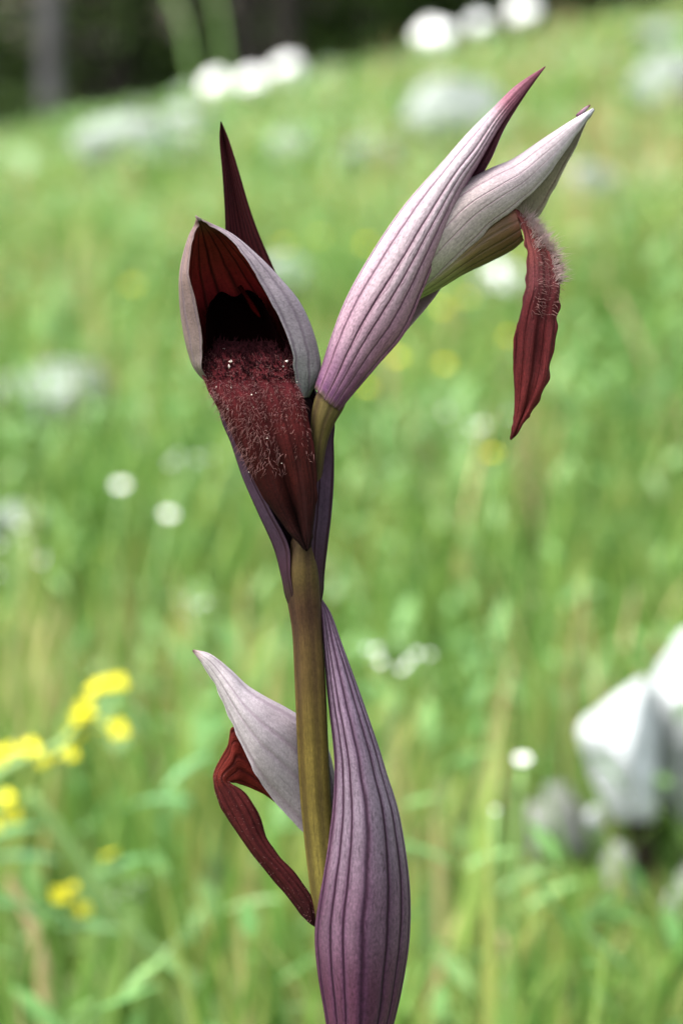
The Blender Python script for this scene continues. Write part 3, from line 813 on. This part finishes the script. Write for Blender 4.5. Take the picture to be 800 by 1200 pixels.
def umbel(px, py, w, label, seed, y=None):
    """loose flat head of small white florets on rays"""
    rg = np.random.default_rng(seed)
    p = ground_hit(px, py, 0.09) if y is None else at(px, py, y)
    zb = float(terrain(p[0], p[1]))
    root = empty('white_umbel', (p[0], p[1], zb))
    tag(root, label, 'flower', 'loose white flower heads in the meadow')
    b = np.array([p[0] + rg.normal(0, 0.008), p[1], zb - 0.003]); q = p - np.array([0, 0, w * 0.5])
    link_mesh('stalk', tube_mesh('stalk', [b, (b + q) / 2, q], [0.0011, 0.0009, 0.0008], M_stalk, 7, 4), root)
    for k in range(9):
        c = p + np.array([rg.normal(0, 0.38), rg.normal(0, 0.38), rg.normal(0, 0.22)]) * w
        link_mesh('ray', tube_mesh('ray', [q, (q + c) / 2 + np.array([0, 0, -0.0006]), c], [0.0005, 0.0004, 0.0004], M_stalk, 5, 3), root)
        up = np.array([rg.normal(0, 0.4), -0.4, 1.0]); r = w * rg.uniform(0.03, 0.07)
        V, F = petal_ring(c, up, 5, r, r * 0.9, 0.2, seed * 20 + k)
        solid('floret', V, F, M_white, root, 0.0003)

for i, (px, py, r, y, lab) in enumerate([
        (142, 569, 0.0056, None, 'white flower left of the stem, upper of a close pair'),
        (198, 603, 0.0052, None, 'white flower left of the stem, lower of a close pair'),
        (612, 890, 0.0038, None, 'lone white flower in the grass left of the large limestone block'),
        (580, 950, 0.0013, None, 'tiny cream flower below the lone white flower')]):
    daisy(px, py, r, lab, 300 + i, y)
for i, (px, py, w, y, lab) in enumerate([
        (213, 535, 0.016, None, 'loose pale flower head above a close pair of white flowers'),
        (158, 1042, 0.007, 0.66, 'loose white flower head beside the lower yellow sprig'),
        (230, 713, 0.008, None, 'loose white flower head above the lower left white hood'),
        (550, 490, 0.022, None, 'loose pale flower head below the hanging red lip on the right'),
        (462, 768, 0.020, None, 'loose white flower head right of the tall striped bract'),
        (20, 640, 0.020, None, 'loose pale flower head at the left edge below a close pair of white flowers'),
        (300, 1150, 0.010, 0.75, 'loose white flower head at the bottom edge left of the striped bract')]):
    umbel(px, py, w, lab, 350 + i, y)
for i, (px, py, r, lab) in enumerate([
        (430, 287, 0.012, 'yellow flower left of the pink striped bract, highest of the yellow ones'),
        (466, 420, 0.009, 'yellow flower just below the pink striped bract'),
        (521, 428, 0.008, 'yellow flower right of the one just below the pink striped bract'),
        (546, 350, 0.009, 'brightest yellow flower below the white right hood'),
        (517, 362, 0.009, 'yellow flower left of the brightest one below the white right hood'),
        (430, 455, 0.007, 'yellow flower against the foot of the pink striped bract'),
        (333, 288, 0.010, 'yellow flower right of the dark red spike'),
        (155, 335, 0.010, 'yellow flower left of the left hood'),
        (577, 532, 0.006, 'pale yellow flower under the tip of the hanging red lip'),
        (595, 395, 0.007, 'pale yellow flower just left of the hanging red lip'),
        (375, 278, 0.008, 'faint yellow flower between the two upper flowers')]):
    daisy(px, py, r, lab, 400 + i, None, True)

# yellow sprigs in the near grass at the left
def cress(name, path, flowers, leaves, label, y, seed, foot, thin=0.0008):
    rg = np.random.default_rng(seed)
    pts = [at(px, py, y + dy) for px, py, dy in path]
    zb = float(terrain(foot[0], foot[1]))
    base = np.array([foot[0], foot[1], zb - 0.004])
    root = empty(name, (foot[0], foot[1], zb))
    tag(root, label, 'flower', 'yellow-flowered sprigs at the left')
    allp = [base] + pts
    link_mesh('stem', tube_mesh('stem', allp, list(np.linspace(0.0018, thin, len(allp))), M_stalk, 8, 6), root)
    path_d = catmull(np.array(allp), 60)
    for k, (px, py, r) in enumerate(flowers):
        c = at(px, py, y + rg.normal(0, 0.006))
        i = int(np.argmin(np.linalg.norm(path_d - c, axis=1))); s = path_d[max(0, i - 3)]
        link_mesh('flower_stalk', tube_mesh('flower_stalk', [s, (s + c) / 2 - np.array([0, 0, 0.001]), c], [0.0006, 0.0005, 0.0005], M_stalk, 6, 3), root)
        up = np.array([rg.normal(0, 0.5), -0.7 + rg.normal(0, 0.3), 0.7])
        r = r * 0.82
        V, F = petal_ring(c, up, 4, r, r * 0.95, 0.25, seed + k)
        fo = solid('flower', V, F, M_yellow, root, 0.0003)
        V, F = dome(c, up, r * 0.25, r * 0.35, 8)
        solid('flower_eye', V, F, M_yellow, fo, 0)
    for (px, py, dx, dz, ln) in leaves:
        b = at(px, py, y)
        leaf_obj(b, (dx, rg.normal(0, 0.3), dz), ln, ln * 0.28, root, M_dleaf)
    return root

YS = 0.62
cress('yellow_sprig', [(-40, 960, 0.0), (-10, 915, 0), (30, 890, 0), (70, 875, 0), (98, 845, 0), (125, 812, 0)],
      [(138, 800, .0030), (122, 803, .0026), (110, 808, .0024), (100, 832, .0032), (92, 842, .0024), (139, 856, .0030), (88, 860, .0026), (74, 880, .0030), (64, 886, .0024), (52, 892, .0022), (36, 877, .0030), (8, 882, .0028), (-2, 890, .0024),
       (-8, 890, .003), (8, 936, .0026), (14, 955, .0028), (-6, 968, .002), (118, 850, .0018), (85, 885, .0018)],
      [(-20, 1010, 1, 0.3, 0.02), (-30, 1060, 0.9, -0.1, 0.03)], 'dense sprig of bright yellow flowers reaching in from the left edge', YS, 71, (float(at(-80, 1300, YS)[0]), YS))
cress('yellow_sprig', [(250, 1180, 0.0), (170, 1105, 0), (120, 1050, 0), (75, 985, 0), (35, 930, 0)],
      [(129, 1003, .0026), (70, 1050, .0028), (98, 1066, .0024), (88, 1040, .0022)],
      [(165, 1100, -0.9, 0.35, 0.022), (110, 1030, 0.9, 0.5, 0.018), (60, 970, -0.9, 0.2, 0.02), (140, 950, 1, 0.5, 0.022), (190, 930, 0.8, 0.9, 0.018)],
      'leaning pale green stem with a few small yellow flowers at lower left', YS + 0.02, 77, (float(at(300, 1330, YS)[0]), YS + 0.02), 0.0015)

# tall pale grass stalks against the wood
def tall_stalk(px0, py0, px1, py1, y, label, seed):
    b = at(px0, py0, y); zb = float(terrain(b[0], b[1])); b[2] = zb - 0.01
    t = at(px1, py1, y); m = at(px0 * 0.62 + px1 * 0.38, py0 * 0.4 + py1 * 0.6, y)
    o = link_mesh('grass_stalk', tube_mesh('grass_stalk', [b, m, t], [0.005, 0.0045, 0.002], M_stalk, 7, 8), None, (b[0], b[1], zb))
    tag(o, label, 'grass stalk', 'tall stalks against the wood')
tall_stalk(240, 140, 176, -40, 4.2, 'tall pale green stalk leaning left against the wood, left of two', 1)
tall_stalk(272, 130, 236, -40, 4.4, 'tall pale green stalk leaning left against the wood, right of two', 2)
def straw_stalk(px0, py0, px1, py1, y, w, label):
    b = at(px0, py0, y); t = at(px1, py1, y); m = (b + t) / 2 + np.array([0.002, 0, 0.003])
    zb = float(terrain(b[0], b[1])); f = np.array([b[0] + (b[0] - t[0]) * 0.3, b[1], zb - 0.004])
    o = link_mesh('straw_stalk', tube_mesh('straw_stalk', [f, b, m, t], [w, w, w * 0.9, w * 0.5], M_strawp, 7, 6), None, (f[0], f[1], zb))
    tag(o, label, 'grass stalk', 'single dry straw stalks')
M_strawp = plain_mat('straw_stalk', (0.30, 0.22, 0.10), (0.42, 0.33, 0.17), 150, 0.6, transl=0.1)
straw_stalk(55, 1190, 10, 1030, 0.62, 0.0018, 'brownish dry stalk leaning at the lower left corner')
straw_stalk(790, 520, 720, 345, 1.6, 0.0022, 'tawny dry stalk leaning left at the right edge of the meadow')
straw_stalk(585, 1185, 590, 1095, 0.7, 0.0022, 'short straw stalk at the bottom right of the striped bract')

# ------------------------------------------------------------------ the orchid
base_y = 0.33
foot = P(470, 2500, 0)
fz = float(terrain(foot[0], foot[1]))
orchid = empty('orchid', (foot[0], foot[1], fz))
tag(orchid, 'wild orchid with three hooded flowers, striped bracts and red lips on an olive stem', 'orchid')

def rows2(l):  # helper: list of rows
    return l

# stem
sp = [(470, 2900, 0, 24), (466, 2400, 0, 23), (452, 1900, 0, 21), (430, 1550, 0, 19), (410, 1300, 0, 18), (399, 1180, 0, 17.5), (388, 1090, 0, 17.5), (379, 1020, 0, 17.7),
      (371, 940, 0, 18), (367, 870, 0, 18), (364, 800, 0, 18), (360.5, 740, 0, 17.5), (357, 700, 0, 20), (355, 670, 2, 20), (356, 640, 5, 15), (362, 600, 12, 11), (370, 560, 18, 9)]
stem_me = tube_mesh('stem', [P(a, b, c) for a, b, c, _ in sp], [r_ * PX for *_, r_ in sp], M_stem, 40, 6, wob=0.035)
link_mesh('stem', stem_me, orchid)
# leaves low on the stem (below the picture)
for k, (yy, dx, ln) in enumerate(((1900, 0.5, 0.09), (2250, -0.6, 0.11), (2350, 0.7, 0.10))):
    leaf_obj(P(455 + (yy - 1900) * 0.03, yy, 0), (dx, 0.3 * (-1) ** k, 0.9), ln, 0.012, orchid, M_dleaf)

# --- flower A (left, facing the camera): bract, hood, throat, column, lip
def rA(y, l, r, d, e=0):      # upper, flat part of the bract: five columns
    return [(l, y, d - e), (l + (r - l) * .22, y, d + 3), ((l + r) / 2, y + 2, d + 9), (l + (r - l) * .78, y, d + 3), (r, y, d - e)]
bA = [
    [(350, 722, -8), (345, 722, 0), (358, 722, 12), (371, 722, 0), (364, 722, -8)],
    [(345, 700, -15), (335.5, 698, 4), (356, 696, 24), (377.5, 694, 4), (365, 696, -15)],
    [(340, 675, -14), (331, 675, 8), (355, 675, 34), (379, 672, 10), (365, 675, -14)],
    [(338, 640, -8), (321, 640, 12), (352, 640, 50), (383, 638, 12), (365, 640, -8)],
    [(318, 600, -4), (304, 600, 14), (345, 600, 62), (387, 600, 14), (368, 600, -2)],
    [(297, 560, 0), (288, 560, 16), (338, 560, 72), (389, 560, 16), (371, 560, 4)],
    [(284, 520, 4), (275, 520, 20), (331, 520, 80), (388, 520, 20), (373, 520, 8)],
    [(272, 480, 12), (261, 480, 30), (322, 480, 86), (384, 482, 32), (374, 480, 16)],
    rA(430, 250, 362, 84, 20), rA(370, 254, 345, 92, 10), rA(312, 262, 320, 88, 6), rA(275, 264, 304, 78, 5),
    rA(240, 263, 291.5, 68, 4), rA(200, 260.5, 279.5, 58, 3), rA(165, 257.5, 268.5, 50, 2), [(258.5, 143, 44)] * 2 + [(259, 142.5, 44)] + [(259.5, 143, 44)] * 2]
bo, _, _ = sheet('bract', bA, [M_bractA], orchid, 3.0, 100, 120, out='away', seed=1, ribs=(9, 0.0, -1.2))
bo['label'] = 'dark maroon pointed bract behind the left flower'

def rH(y, li, lo, ri, ro, df, db, dy=0):
    w = ro - lo
    return [(li, y, df), (lo + 1.0, y + 1, df + 0.22 * (db - df)), (lo + 4, y, df + 0.55 * (db - df)), (lo + w * 0.25, y, df + 0.88 * (db - df)), (lo + w * 0.5, y, db),
            (lo + w * 0.75, y, df + 0.88 * (db - df)), (ro - 5, y, df + 0.55 * (db - df)), (ro - 1.0, y, df + 0.22 * (db - df)), (ri, y, df)]
hA = [
    [(275, 470, 22), (272, 472, 30), (276, 470, 40), (295, 468, 48), (315, 467, 50), (335, 466, 46), (352, 466, 34), (361, 465, 14), (352, 467, -10)],
    rH(438, 239, 233.5, 345, 373, -12, 66), rH(412, 237, 222, 342, 371, -16, 74), rH(380, 235, 215.5, 331, 361.5, -20, 74), rH(352, 229, 212, 317, 347.5, -24, 66),
    rH(325, 222, 211, 302, 325.5, -27, 52), rH(302, 223, 214, 288, 304, -29, 34), rH(277, 227, 221, 265, 275, -30, 4), rH(264, 233, 227.5, 246, 251, -30, -14),
    [(231, 257, -32), (230, 257, -31), (231, 256.5, -30), (232, 256, -30), (233, 256, -30), (234, 256, -30), (235, 256.5, -31), (236, 257, -31), (235, 257.5, -32)]]
ho, _, _ = sheet('hood', hA, [M_hoodA, M_hoodAin], orchid, 3.0, 90, 110, seed=2, edge=0.9, ripple=0.8)
ho['label'] = 'grey lilac open hood of the left flower, dark red inside'
# little curled tip on the hood
link_mesh('hood_tip', tube_mesh('hood_tip', [P(235, 258, -31), P(231, 255, -32), P(229.5, 253, -30)], [2.4 * PX, 1.6 * PX, 0.8 * PX], M_hoodA, 8, 4), ho)
# throat lobes (near black) and the red column between them
thr = [[(244, 430, 6), (250, 430, 16), (264, 426, 34), (290, 424, 44), (316, 424, 34), (329, 426, 16), (335, 427, 6)],
       [(243, 408, 6), (249, 407, 20), (262, 404, 42), (289, 402, 56), (312, 402, 42), (325, 405, 20), (331, 407, 6)],
       [(242, 382, 8), (247, 380, 22), (259, 378, 46), (282, 377, 62), (303, 377, 46), (315, 378, 22), (321, 381, 8)],
       [(243, 364, 12), (248, 358, 24), (258, 353, 42), (279, 356, 60), (296, 354, 42), (305, 354, 24), (310, 360, 12)],
       [(248, 357, 18), (252, 348, 26), (260, 342, 34), (275, 348, 50), (286, 341, 34), (294, 341, 24), (300, 347, 16)]]
sheet('throat', thr, [M_throat], ho, 3.0, 50, 40, seed=3, edge=1.0)
link_mesh('column', tube_mesh('column', [P(281, 336, 26), P(290, 349, 20), P(298, 362, 14), P(305, 372, 10)], [3 * PX, 2.6 * PX, 3.2 * PX, 1.0 * PX], M_column, 10, 5), ho)

def rL(y, l, r, d, groove=6, roll=5):
    w = r - l
    return [(l, y, d + roll), (l + w * .12, y, d), (l + w * .32, y + 1, d - 1), (l + w * .52, y + 2, d + groove), (l + w * .72, y + 1, d - 1), (l + w * .9, y, d), (r, y, d + roll)]
lA = [rL(400, 244, 336, 34, 8), rL(410, 241, 340, 18, 6), rL(422, 239, 343, 2, 4), rL(445, 239, 346, -12, 2), rL(468, 250, 356, -20, 2), rL(497, 266, 362, -24, 3), rL(522, 278, 367, -26, 4),
      rL(548, 290, 370, -27, 9), rL(575, 304, 371.5, -28, 13), rL(600, 320, 370, -28, 15), rL(620, 335, 367, -28, 13), rL(634, 347, 365, -28, 6), rL(644, 356, 362, -27, 2, 1)]
lo_, WA, NA = sheet('lip', lA, [M_lipA], orchid, 3.4, 60, 110, out='cam', ripple=1.6, edge=1.3, seed=4)
lo_['label'] = 'broad dark red velvety lip of the left flower'

def hairs(name, W, N, parent, n, vr, ur, ln, rad, mat, drift, seed, fall=0.0, label=None):
    """thin tapering bristles rooted on a petal"""
    r = np.random.default_rng(seed); nv, nu = W.shape[:2]
    V, F = [], []
    for _ in range(n):
        if fall and r.random() < 0.35: continue
        i = int((vr[0] + (vr[1] - vr[0]) * r.random()) * (nv - 1)); j = int((ur[0] + (ur[1] - ur[0]) * r.random()) * (nu - 1))
        if fall:                                    # ragged lower limit, thinning out
            t_ = (i / (nv - 1) - vr[0]) / (vr[1] - vr[0])
            if r.random() < sstep(1 - fall - 0.35 * vnoise(j * 0.16, 3.3), 1.0, t_) or vnoise(j * 0.45 + 4, i * 0.5) < 0.3: continue
        p = W[i, j] + (W[i, min(j + 1, nu - 1)] - W[i, j]) * r.random()
        nn = N[i, j] * (0.6 + 0.5 * r.random())
        d = nn + np.array(drift) + r.normal(0, 0.42, 3); d /= np.linalg.norm(d)
        L = ln * (0.45 + 0.9 * r.random()) * PX
        s = np.cross(d, [0.2, 0.9, 0.3]); s /= np.linalg.norm(s); t = np.cross(d, s)
        bend = r.normal(0, 0.18, 3) * L + np.array([0, 0, -0.12 * L])
        k0 = len(V); R0 = rad * PX
        for (q_, rr_) in ((-0.1, 1.0), (0.5, 0.75)):
            c = p + d * L * q_ + bend * max(q_, 0) ** 2
            for a in (0, 2.09, 4.19): V.append(c + (s * math.cos(a) + t * math.sin(a)) * R0 * rr_)
        V.append(p + d * L + bend)
        for a in range(3):
            b = (a + 1) % 3
            F.append((k0 + a, k0 + b, k0 + 3 + b, k0 + 3 + a)); F.append((k0 + 3 + a, k0 + 3 + b, k0 + 6))
    o = link_mesh(name, mesh(name, V, F, [mat]), parent)
    tag(o, label, kind='stuff')
    return o
DR = np.array([-0.15, -0.1, -0.75])
hairs('lip_hairs', WA, NA, lo_, 4300, (0.14, 0.60), (0.02, 0.98), 9, 0.27, M_hair, DR, 1, fall=0.6)
hairs('lip_hairs', WA, NA, lo_, 420, (0.30, 0.60), (0.02, 0.55), 14, 0.26, M_hair, DR + np.array([-0.25, 0, -0.1]), 2)
hairs('lip_hairs', WA, NA, lo_, 900, (0.02, 0.26), (0.04, 0.96), 11, 0.9, M_lipA, np.array([0, -0.2, 0.5]), 3)
hairs('lip_hairs', WA, NA, lo_, 1700, (0.16, 0.44), (0.02, 0.98), 6, 0.38, M_hairf, np.array([-0.1, -0.1, -0.2]), 12, fall=0.3)
# pollen crumbs
V, F = [], []
pr = np.random.default_rng(8)
spots = [(270, 428, 3.6), (268, 433, 2.6), (336, 427, 2.8), (332, 431, 1.8), (262, 412, 1.8), (348, 448, 1.5)] + [(pr.uniform(252, 352), pr.uniform(430, 560), pr.uniform(0.8, 1.5)) for _ in range(9)]
for (px, py, r_) in spots:
    gx = np.array([(P(px, py, d)) for d in (-60,)])[0]
    dd = WA.reshape(-1, 3); scr = dd - CAM
    k = np.argmin(np.linalg.norm(scr / (scr @ FWD)[:, None] - (gx - CAM) / ((gx - CAM) @ FWD), axis=1))
    c = dd[k] + NA.reshape(-1, 3)[k] * r_ * PX * 1.6; k0 = len(V)
    ax3 = np.array([[1, 0, 0], [-1, 0, 0], [0, 1, 0], [0, -1, 0], [0, 0, 1], [0, 0, -1]], float)
    for a in ax3: V.append(c + a * np.array([1, 0.8, 1.2]) * r_ * PX * (0.3 + 0.9 * pr.random()))
    for f in ((0, 2, 4), (2, 1, 4), (1, 3, 4), (3, 0, 4), (2, 0, 5), (1, 2, 5), (3, 1, 5), (0, 3, 5)): F.append(tuple(k0 + x for x in f))
tag(link_mesh('pollen', mesh('pollen', V, F, [M_pollen]), lo_), kind='stuff')

# --- flower B (right, in profile)
ov = [(369, 575, 16, 8), (371, 540, 4, 9), (375, 512, -2, 10.5), (380, 490, -4, 15), (387, 472, -3, 18), (396, 452, 0, 17), (408, 430, 4, 16)]
o = link_mesh('ovary', tube_mesh('ovary', [P(a, b, c) for a, b, c, _ in ov], [r_ * PX for *_, r_ in ov], M_ovary, 20, 6, wob=0.04), orchid)
o['label'] = 'olive ovary below the right flower'
def rB(N_, M_, L_, F_, df, bulge, back):
    (nx, ny), (mx, my), (lx, ly), (fx, fy) = N_, M_, L_, F_
    m2 = ((mx + lx) / 2 - (mx - lx) * 0.14, (my + ly) / 2 - (my - ly) * 0.14)
    n2 = ((nx + mx) / 2 + (nx - mx) * 0.1, (ny + my) / 2 + (ny - my) * 0.1)
    return [(nx, ny, df), (n2[0], n2[1], df - bulge * 0.75), (mx, my, df - bulge), (m2[0], m2[1], df - bulge * 0.55), (lx, ly, df + back * 0.45),
            ((lx * 0.6 + fx * 0.4), (ly * 0.6 + fy * 0.4), df + back), (fx, fy, df + back * 0.7)]
bB = [
    rB((397, 482), (383, 471), (369.5, 455), (398, 481), -14, 8, 34),
    rB((415, 460), (397, 445), (378, 430), (414, 459), -14, 12, 40),
    rB((442, 428), (415, 408), (391.5, 390), (443, 424), -14, 18, 54),
    rB((473, 391), (438, 368), (409, 347), (479, 384), -14, 22, 64),
    rB((494, 343), (467, 320), (438, 296), (514, 341), -14, 24, 68),
    rB((518, 284), (497, 268), (475, 242), (540, 292), -13, 22, 66),
    rB((540, 228), (532, 210), (521, 189), (562, 214), -10, 16, 52),
    rB((561, 190), (557, 177), (549, 157), (577, 182), -8, 10, 36),
    rB((586, 147), (582, 139), (577, 129), (591, 150), -4, 6, 20),
    rB((612, 112), (609, 107), (605, 101), (614, 113), 0, 3, 9),
    [(638, 79, 2), (638, 79, 1), (638, 78.5, 1), (638, 78, 1), (638, 78, 2), (638.5, 78, 3), (638.5, 78.5, 3)]]
bo, _, _ = sheet('bract', bB, [M_bractB, M_bractBin], orchid, 2.6, 130, 120, seed=5, ripple=0.5, ribs=(9, 0.0, 1.5))
bo['label'] = 'white and pink bract with dark veins round the right flower'

# hood: near panel, roof ridge, far panel
def rHB(N_, T_, F_, d0, bul, dep):
    (nx, ny), (tx, ty), (fx, fy) = N_, T_, F_
    m = lambda a, b, t: a + (b - a) * t
    return [(nx, ny, d0), (m(nx, tx, .3), m(ny, ty, .3), d0 - bul * .8), (m(nx, tx, .65), m(ny, ty, .65), d0 - bul), (m(nx, tx, .93), m(ny, ty, .93), d0 - bul * 0.2), (tx, ty, d0 + dep * .5),
            (m(tx, fx, .35), m(ty, fy, .35), d0 + dep * .95), (fx, fy, d0 + dep)]
hB = [
    rHB((440, 398), (425, 385), (440, 398), 4, 4, 18),
    rHB((484, 352), (460, 318), (490, 350), 0, 12, 36),
    rHB((526, 314), (488, 268), (530, 305), -4, 16, 50),
    rHB((571, 270), (528, 226), (575, 280), -6, 17, 56),
    rHB((601, 245), (572, 201), (612, 268), -6, 16, 54),
    rHB((624, 226), (601, 188.5), (634, 250), -5, 13, 46),
    rHB((647, 198), (637, 164), (653, 213), -3, 9, 34),
    rHB((669, 167), (664, 146), (671, 178), -1, 5, 20),
    rHB((684, 145), (682, 135), (684, 150), 0, 3, 9),
    [(696, 129, 2), (695, 128, 1.5), (694, 128, 2), (694, 127, 2), (694, 127, 3), (695, 127, 4), (696, 129, 4)]]
ho, _, _ = sheet('hood', hB, [M_hoodB, M_hoodBin], orchid, 2.4, 60, 110, seed=6, ripple=1.0, edge=0.9)
ho['label'] = 'white pointed hood of the right flower'
link_mesh('hood_tip', tube_mesh('hood_tip', [P(676, 137, 8), P(684, 129, 9), P(691, 123, 9)], [3 * PX, 2.6 * PX, 0.8 * PX], M_bractB, 8, 5), ho)
# lip base: boat under the hood
def rU(top, bot, d0, dep):
    (ax_, ay_), (bx_, by_) = top, bot
    return [(ax_, ay_, d0), (ax_ + (bx_ - ax_) * .5, ay_ + (by_ - ay_) * .5, d0 - 6), (ax_ + (bx_ - ax_) * .92, ay_ + (by_ - ay_) * .92, d0 + dep * .15), (bx_, by_, d0 + dep * .5),
            (ax_ + (bx_ - ax_) * .7, ay_ + (by_ - ay_) * .7, d0 + dep * .9), (ax_, ay_, d0 + dep)]
lb = [rU((470, 345), (478, 356), 6, 20), rU((500, 320), (515, 337), 2, 32), rU((532, 292), (543, 320), 2, 40), rU((562, 262), (571, 306.5), 2, 44), rU((588, 244), (597, 293), 2, 42),
      rU((602, 240), (613, 281), 4, 36)]
o, _, _ = sheet('lip_base', lb, [M_lipBbase], orchid, 2.4, 40, 50, seed=7)
o['label'] = 'olive brown lip base under the right hood'
def rP(y, l, r, d, fold=5, dr=0):
    w = r - l
    return [(l, y, d + fold), (l + w * .15, y, d), (l + w * .4, y + dr * .4, d - 2), (l + w * .62, y + dr * .6, d + 2), (l + w * .85, y + dr, d), (r, y + dr, d + fold)]
lB = [[(599, 249, 8), (600, 247, 10), (602, 246, 13), (604, 246, 16), (606, 247, 19), (608, 249, 22)],
      [(610, 264, 6), (612, 262, 6), (615, 261, 9), (618, 262, 12), (621, 263, 15), (624, 266, 18)],
      [(615, 284, 4), (618, 282, 2), (624, 280, 3), (629, 281, 6), (634, 282, 9), (638, 284, 14)],
      rP(302, 617, 651, 2), rP(322, 616, 655.5, 0), rP(340, 615, 656.5, -2, 7), rP(362, 608.5, 654, -3, 8), rP(385, 604, 651, -4), rP(410, 602, 648, -4), rP(440, 600.5, 643, -3),
      rP(465, 601, 633, -2), rP(485, 601.5, 621, -1, 3), rP(497, 600.5, 612, 0, 2), rP(508, 598.5, 606, 1, 1), [(597, 515, 2), (597.5, 515, 2), (598, 515.5, 2), (598.5, 515.5, 2), (599, 515, 2), (599, 515, 2)]]
lo_, WB, NB = sheet('lip', lB, [M_lipB], orchid, 3.0, 60, 140, out='cam', ripple=3.0, edge=2.6, seed=8)
lo_['label'] = 'hanging narrow brick red lip of the right flower'
hairs('lip_hairs', WB, NB, lo_, 420, (0.06, 0.33), (0.72, 1.0), 15, 0.42, M_hairw, np.array([1.15, -0.1, 0.55]), 5)
hairs('lip_hairs', WB, NB, lo_, 240, (0.04, 0.2), (0.3, 1.0), 17, 0.4, M_hairw, np.array([0.7, 0.0, 0.9]), 6)
hairs('lip_hairs', WB, NB, lo_, 200, (0.18, 0.46), (0.3, 0.98), 10, 0.4, M_hair, np.array([0.6, -0.1, -0.2]), 7)

# --- flower C (lower left, seen from the side and behind the stem)
hC = [
    rHB((392, 1000), (400, 960), (396, 995), 22, 4, 20),
    rHB((370, 986), (384, 880), (376, 975), 24, 6, 44),
    rHB((345, 966), (362, 850), (352, 950), 22, 12, 54),
    rHB((318, 934), (336, 832), (330, 918), 14, 20, 60),
    rHB((300, 908), (312, 819), (309, 890), 8, 20, 56),
    rHB((286, 880), (290, 805), (293, 862), 6, 16, 46),
    rHB((271, 846), (272, 788), (276, 830), 6, 11, 34),
    rHB((256, 811), (257, 775), (258, 800), 6, 7, 22),
    rHB((241, 784), (243, 766), (242, 778), 6, 4, 12),
    [(226, 763, 8), (226, 762.5, 7), (226, 762, 7), (226.5, 761.5, 7), (227, 761.5, 8), (227, 762, 9), (227, 763, 9)]]
ho, _, _ = sheet('hood', hC, [M_hoodC, M_hoodBin], orchid, 2.4, 60, 110, seed=9, ripple=1.0, edge=0.9)
ho['label'] = 'white hood of the lower flower, left of the stem'
# lip C: upper part under the hood, bend, hanging ribbon
def rC(a, b, d, f=6):
    (ax_, ay_), (bx_, by_) = a, b
    m = lambda t: (ax_ + (bx_ - ax_) * t, ay_ + (by_ - ay_) * t)
    return [(*a, d + f), (*m(.2), d), (*m(.5), d - 3), (*m(.8), d), (*b, d + f)]
lC = [rC((322, 905), (322, 940), 24), rC((300, 880), (308, 930), 24), rC((284, 858), (292, 923), 22), rC((271, 853), (283, 919), 16, 4), rC((267, 873), (277, 917), 12, 3), rC((258, 890), (271, 917), 9, 3),
      rC((251.5, 903), (269, 918), 7, 3), rC((250.5, 916), (272, 920), 6, 3), rC((253, 930), (284, 926), 5, 4), rC((258, 944), (296, 941), 4, 4), rC((267, 960), (305, 958), 4, 5), rC((281, 980), (312, 980), 4, 5),
      rC((298, 1004), (324, 1000), 2, 5), rC((319, 1030), (343, 1020), 0, 5), rC((337, 1052), (359, 1041), -2, 4), rC((352, 1071), (367, 1056), -4, 3), rC((361, 1081), (368.5, 1072), -6, 2), [(369, 1086, -8)] * 5]
lo_, WC, NC = sheet('lip', lC, [M_lipC], orchid, 3.6, 40, 130, out='cam', ripple=1.2, edge=0.8, seed=10)
lo_['label'] = 'wine red folded lip of the lower flower'
hairs('lip_hairs', WC, NC, lo_, 420, (0.3, 0.95), (0.0, 1.0), 4, 0.3, M_hair, np.array([-0.2, 0, -0.3]), 9)

bC = []
for (y, l, r, dl, dm, db) in [(1330, 396, 424, -10, -26, 22), (1270, 390, 436, -16, -40, 26), (1200, 381, 459, -20, -56, 34), (1140, 370.5, 472, -20, -64, 40), (1090, 367, 478, -19, -66, 42),
                               (1030, 376, 477, -18, -62, 42), (957, 387.5, 466, -14, -52, 38), (905, 391.5, 450.5, -8, -40, 34), (871, 390, 440, -4, -30, 30),
                               (810, 383.5, 419, 2, -16, 24), (755, 379.5, 399, 4, -4, 16), (720, 377, 387, 6, 3, 12)]:
    w = r - l
    bC.append([(l + w * .02, y, dl + 6), (l + w * .06, y, dl - 4), (l + w * .24, y, dl + (dm - dl) * .62), (l + w * .48, y, dm), (l + w * .74, y, dm * .8 + db * .05), (l + w * .95, y, dm * .3 + db * .2), (r, y, db * .5), (l + w * .86, y, db)])
bC.append([(375.5, 702, 8), (375.5, 702, 7), (376, 701.5, 7), (376, 701.5, 6), (376.5, 701.5, 7), (377, 702, 8), (377, 702, 9), (376.5, 702, 9)])
bo, _, _ = sheet('bract', bC, [M_bractC, M_bractBin], orchid, 2.8, 150, 130, seed=11, ripple=0.8, ribs=(9, 0.35, 1.6))
bo['label'] = 'large lilac bract with dark purple stripes at the bottom'
ov = [(405, 1240, 0, 12), (408, 1150, 4, 20), (402, 1070, 12, 20), (396, 1010, 22, 16), (388, 975, 30, 12)]
link_mesh('ovary', tube_mesh('ovary', [P(a, b, c) for a, b, c, _ in ov], [r_ * PX for *_, r_ in ov], M_ovary, 16, 6), orchid)
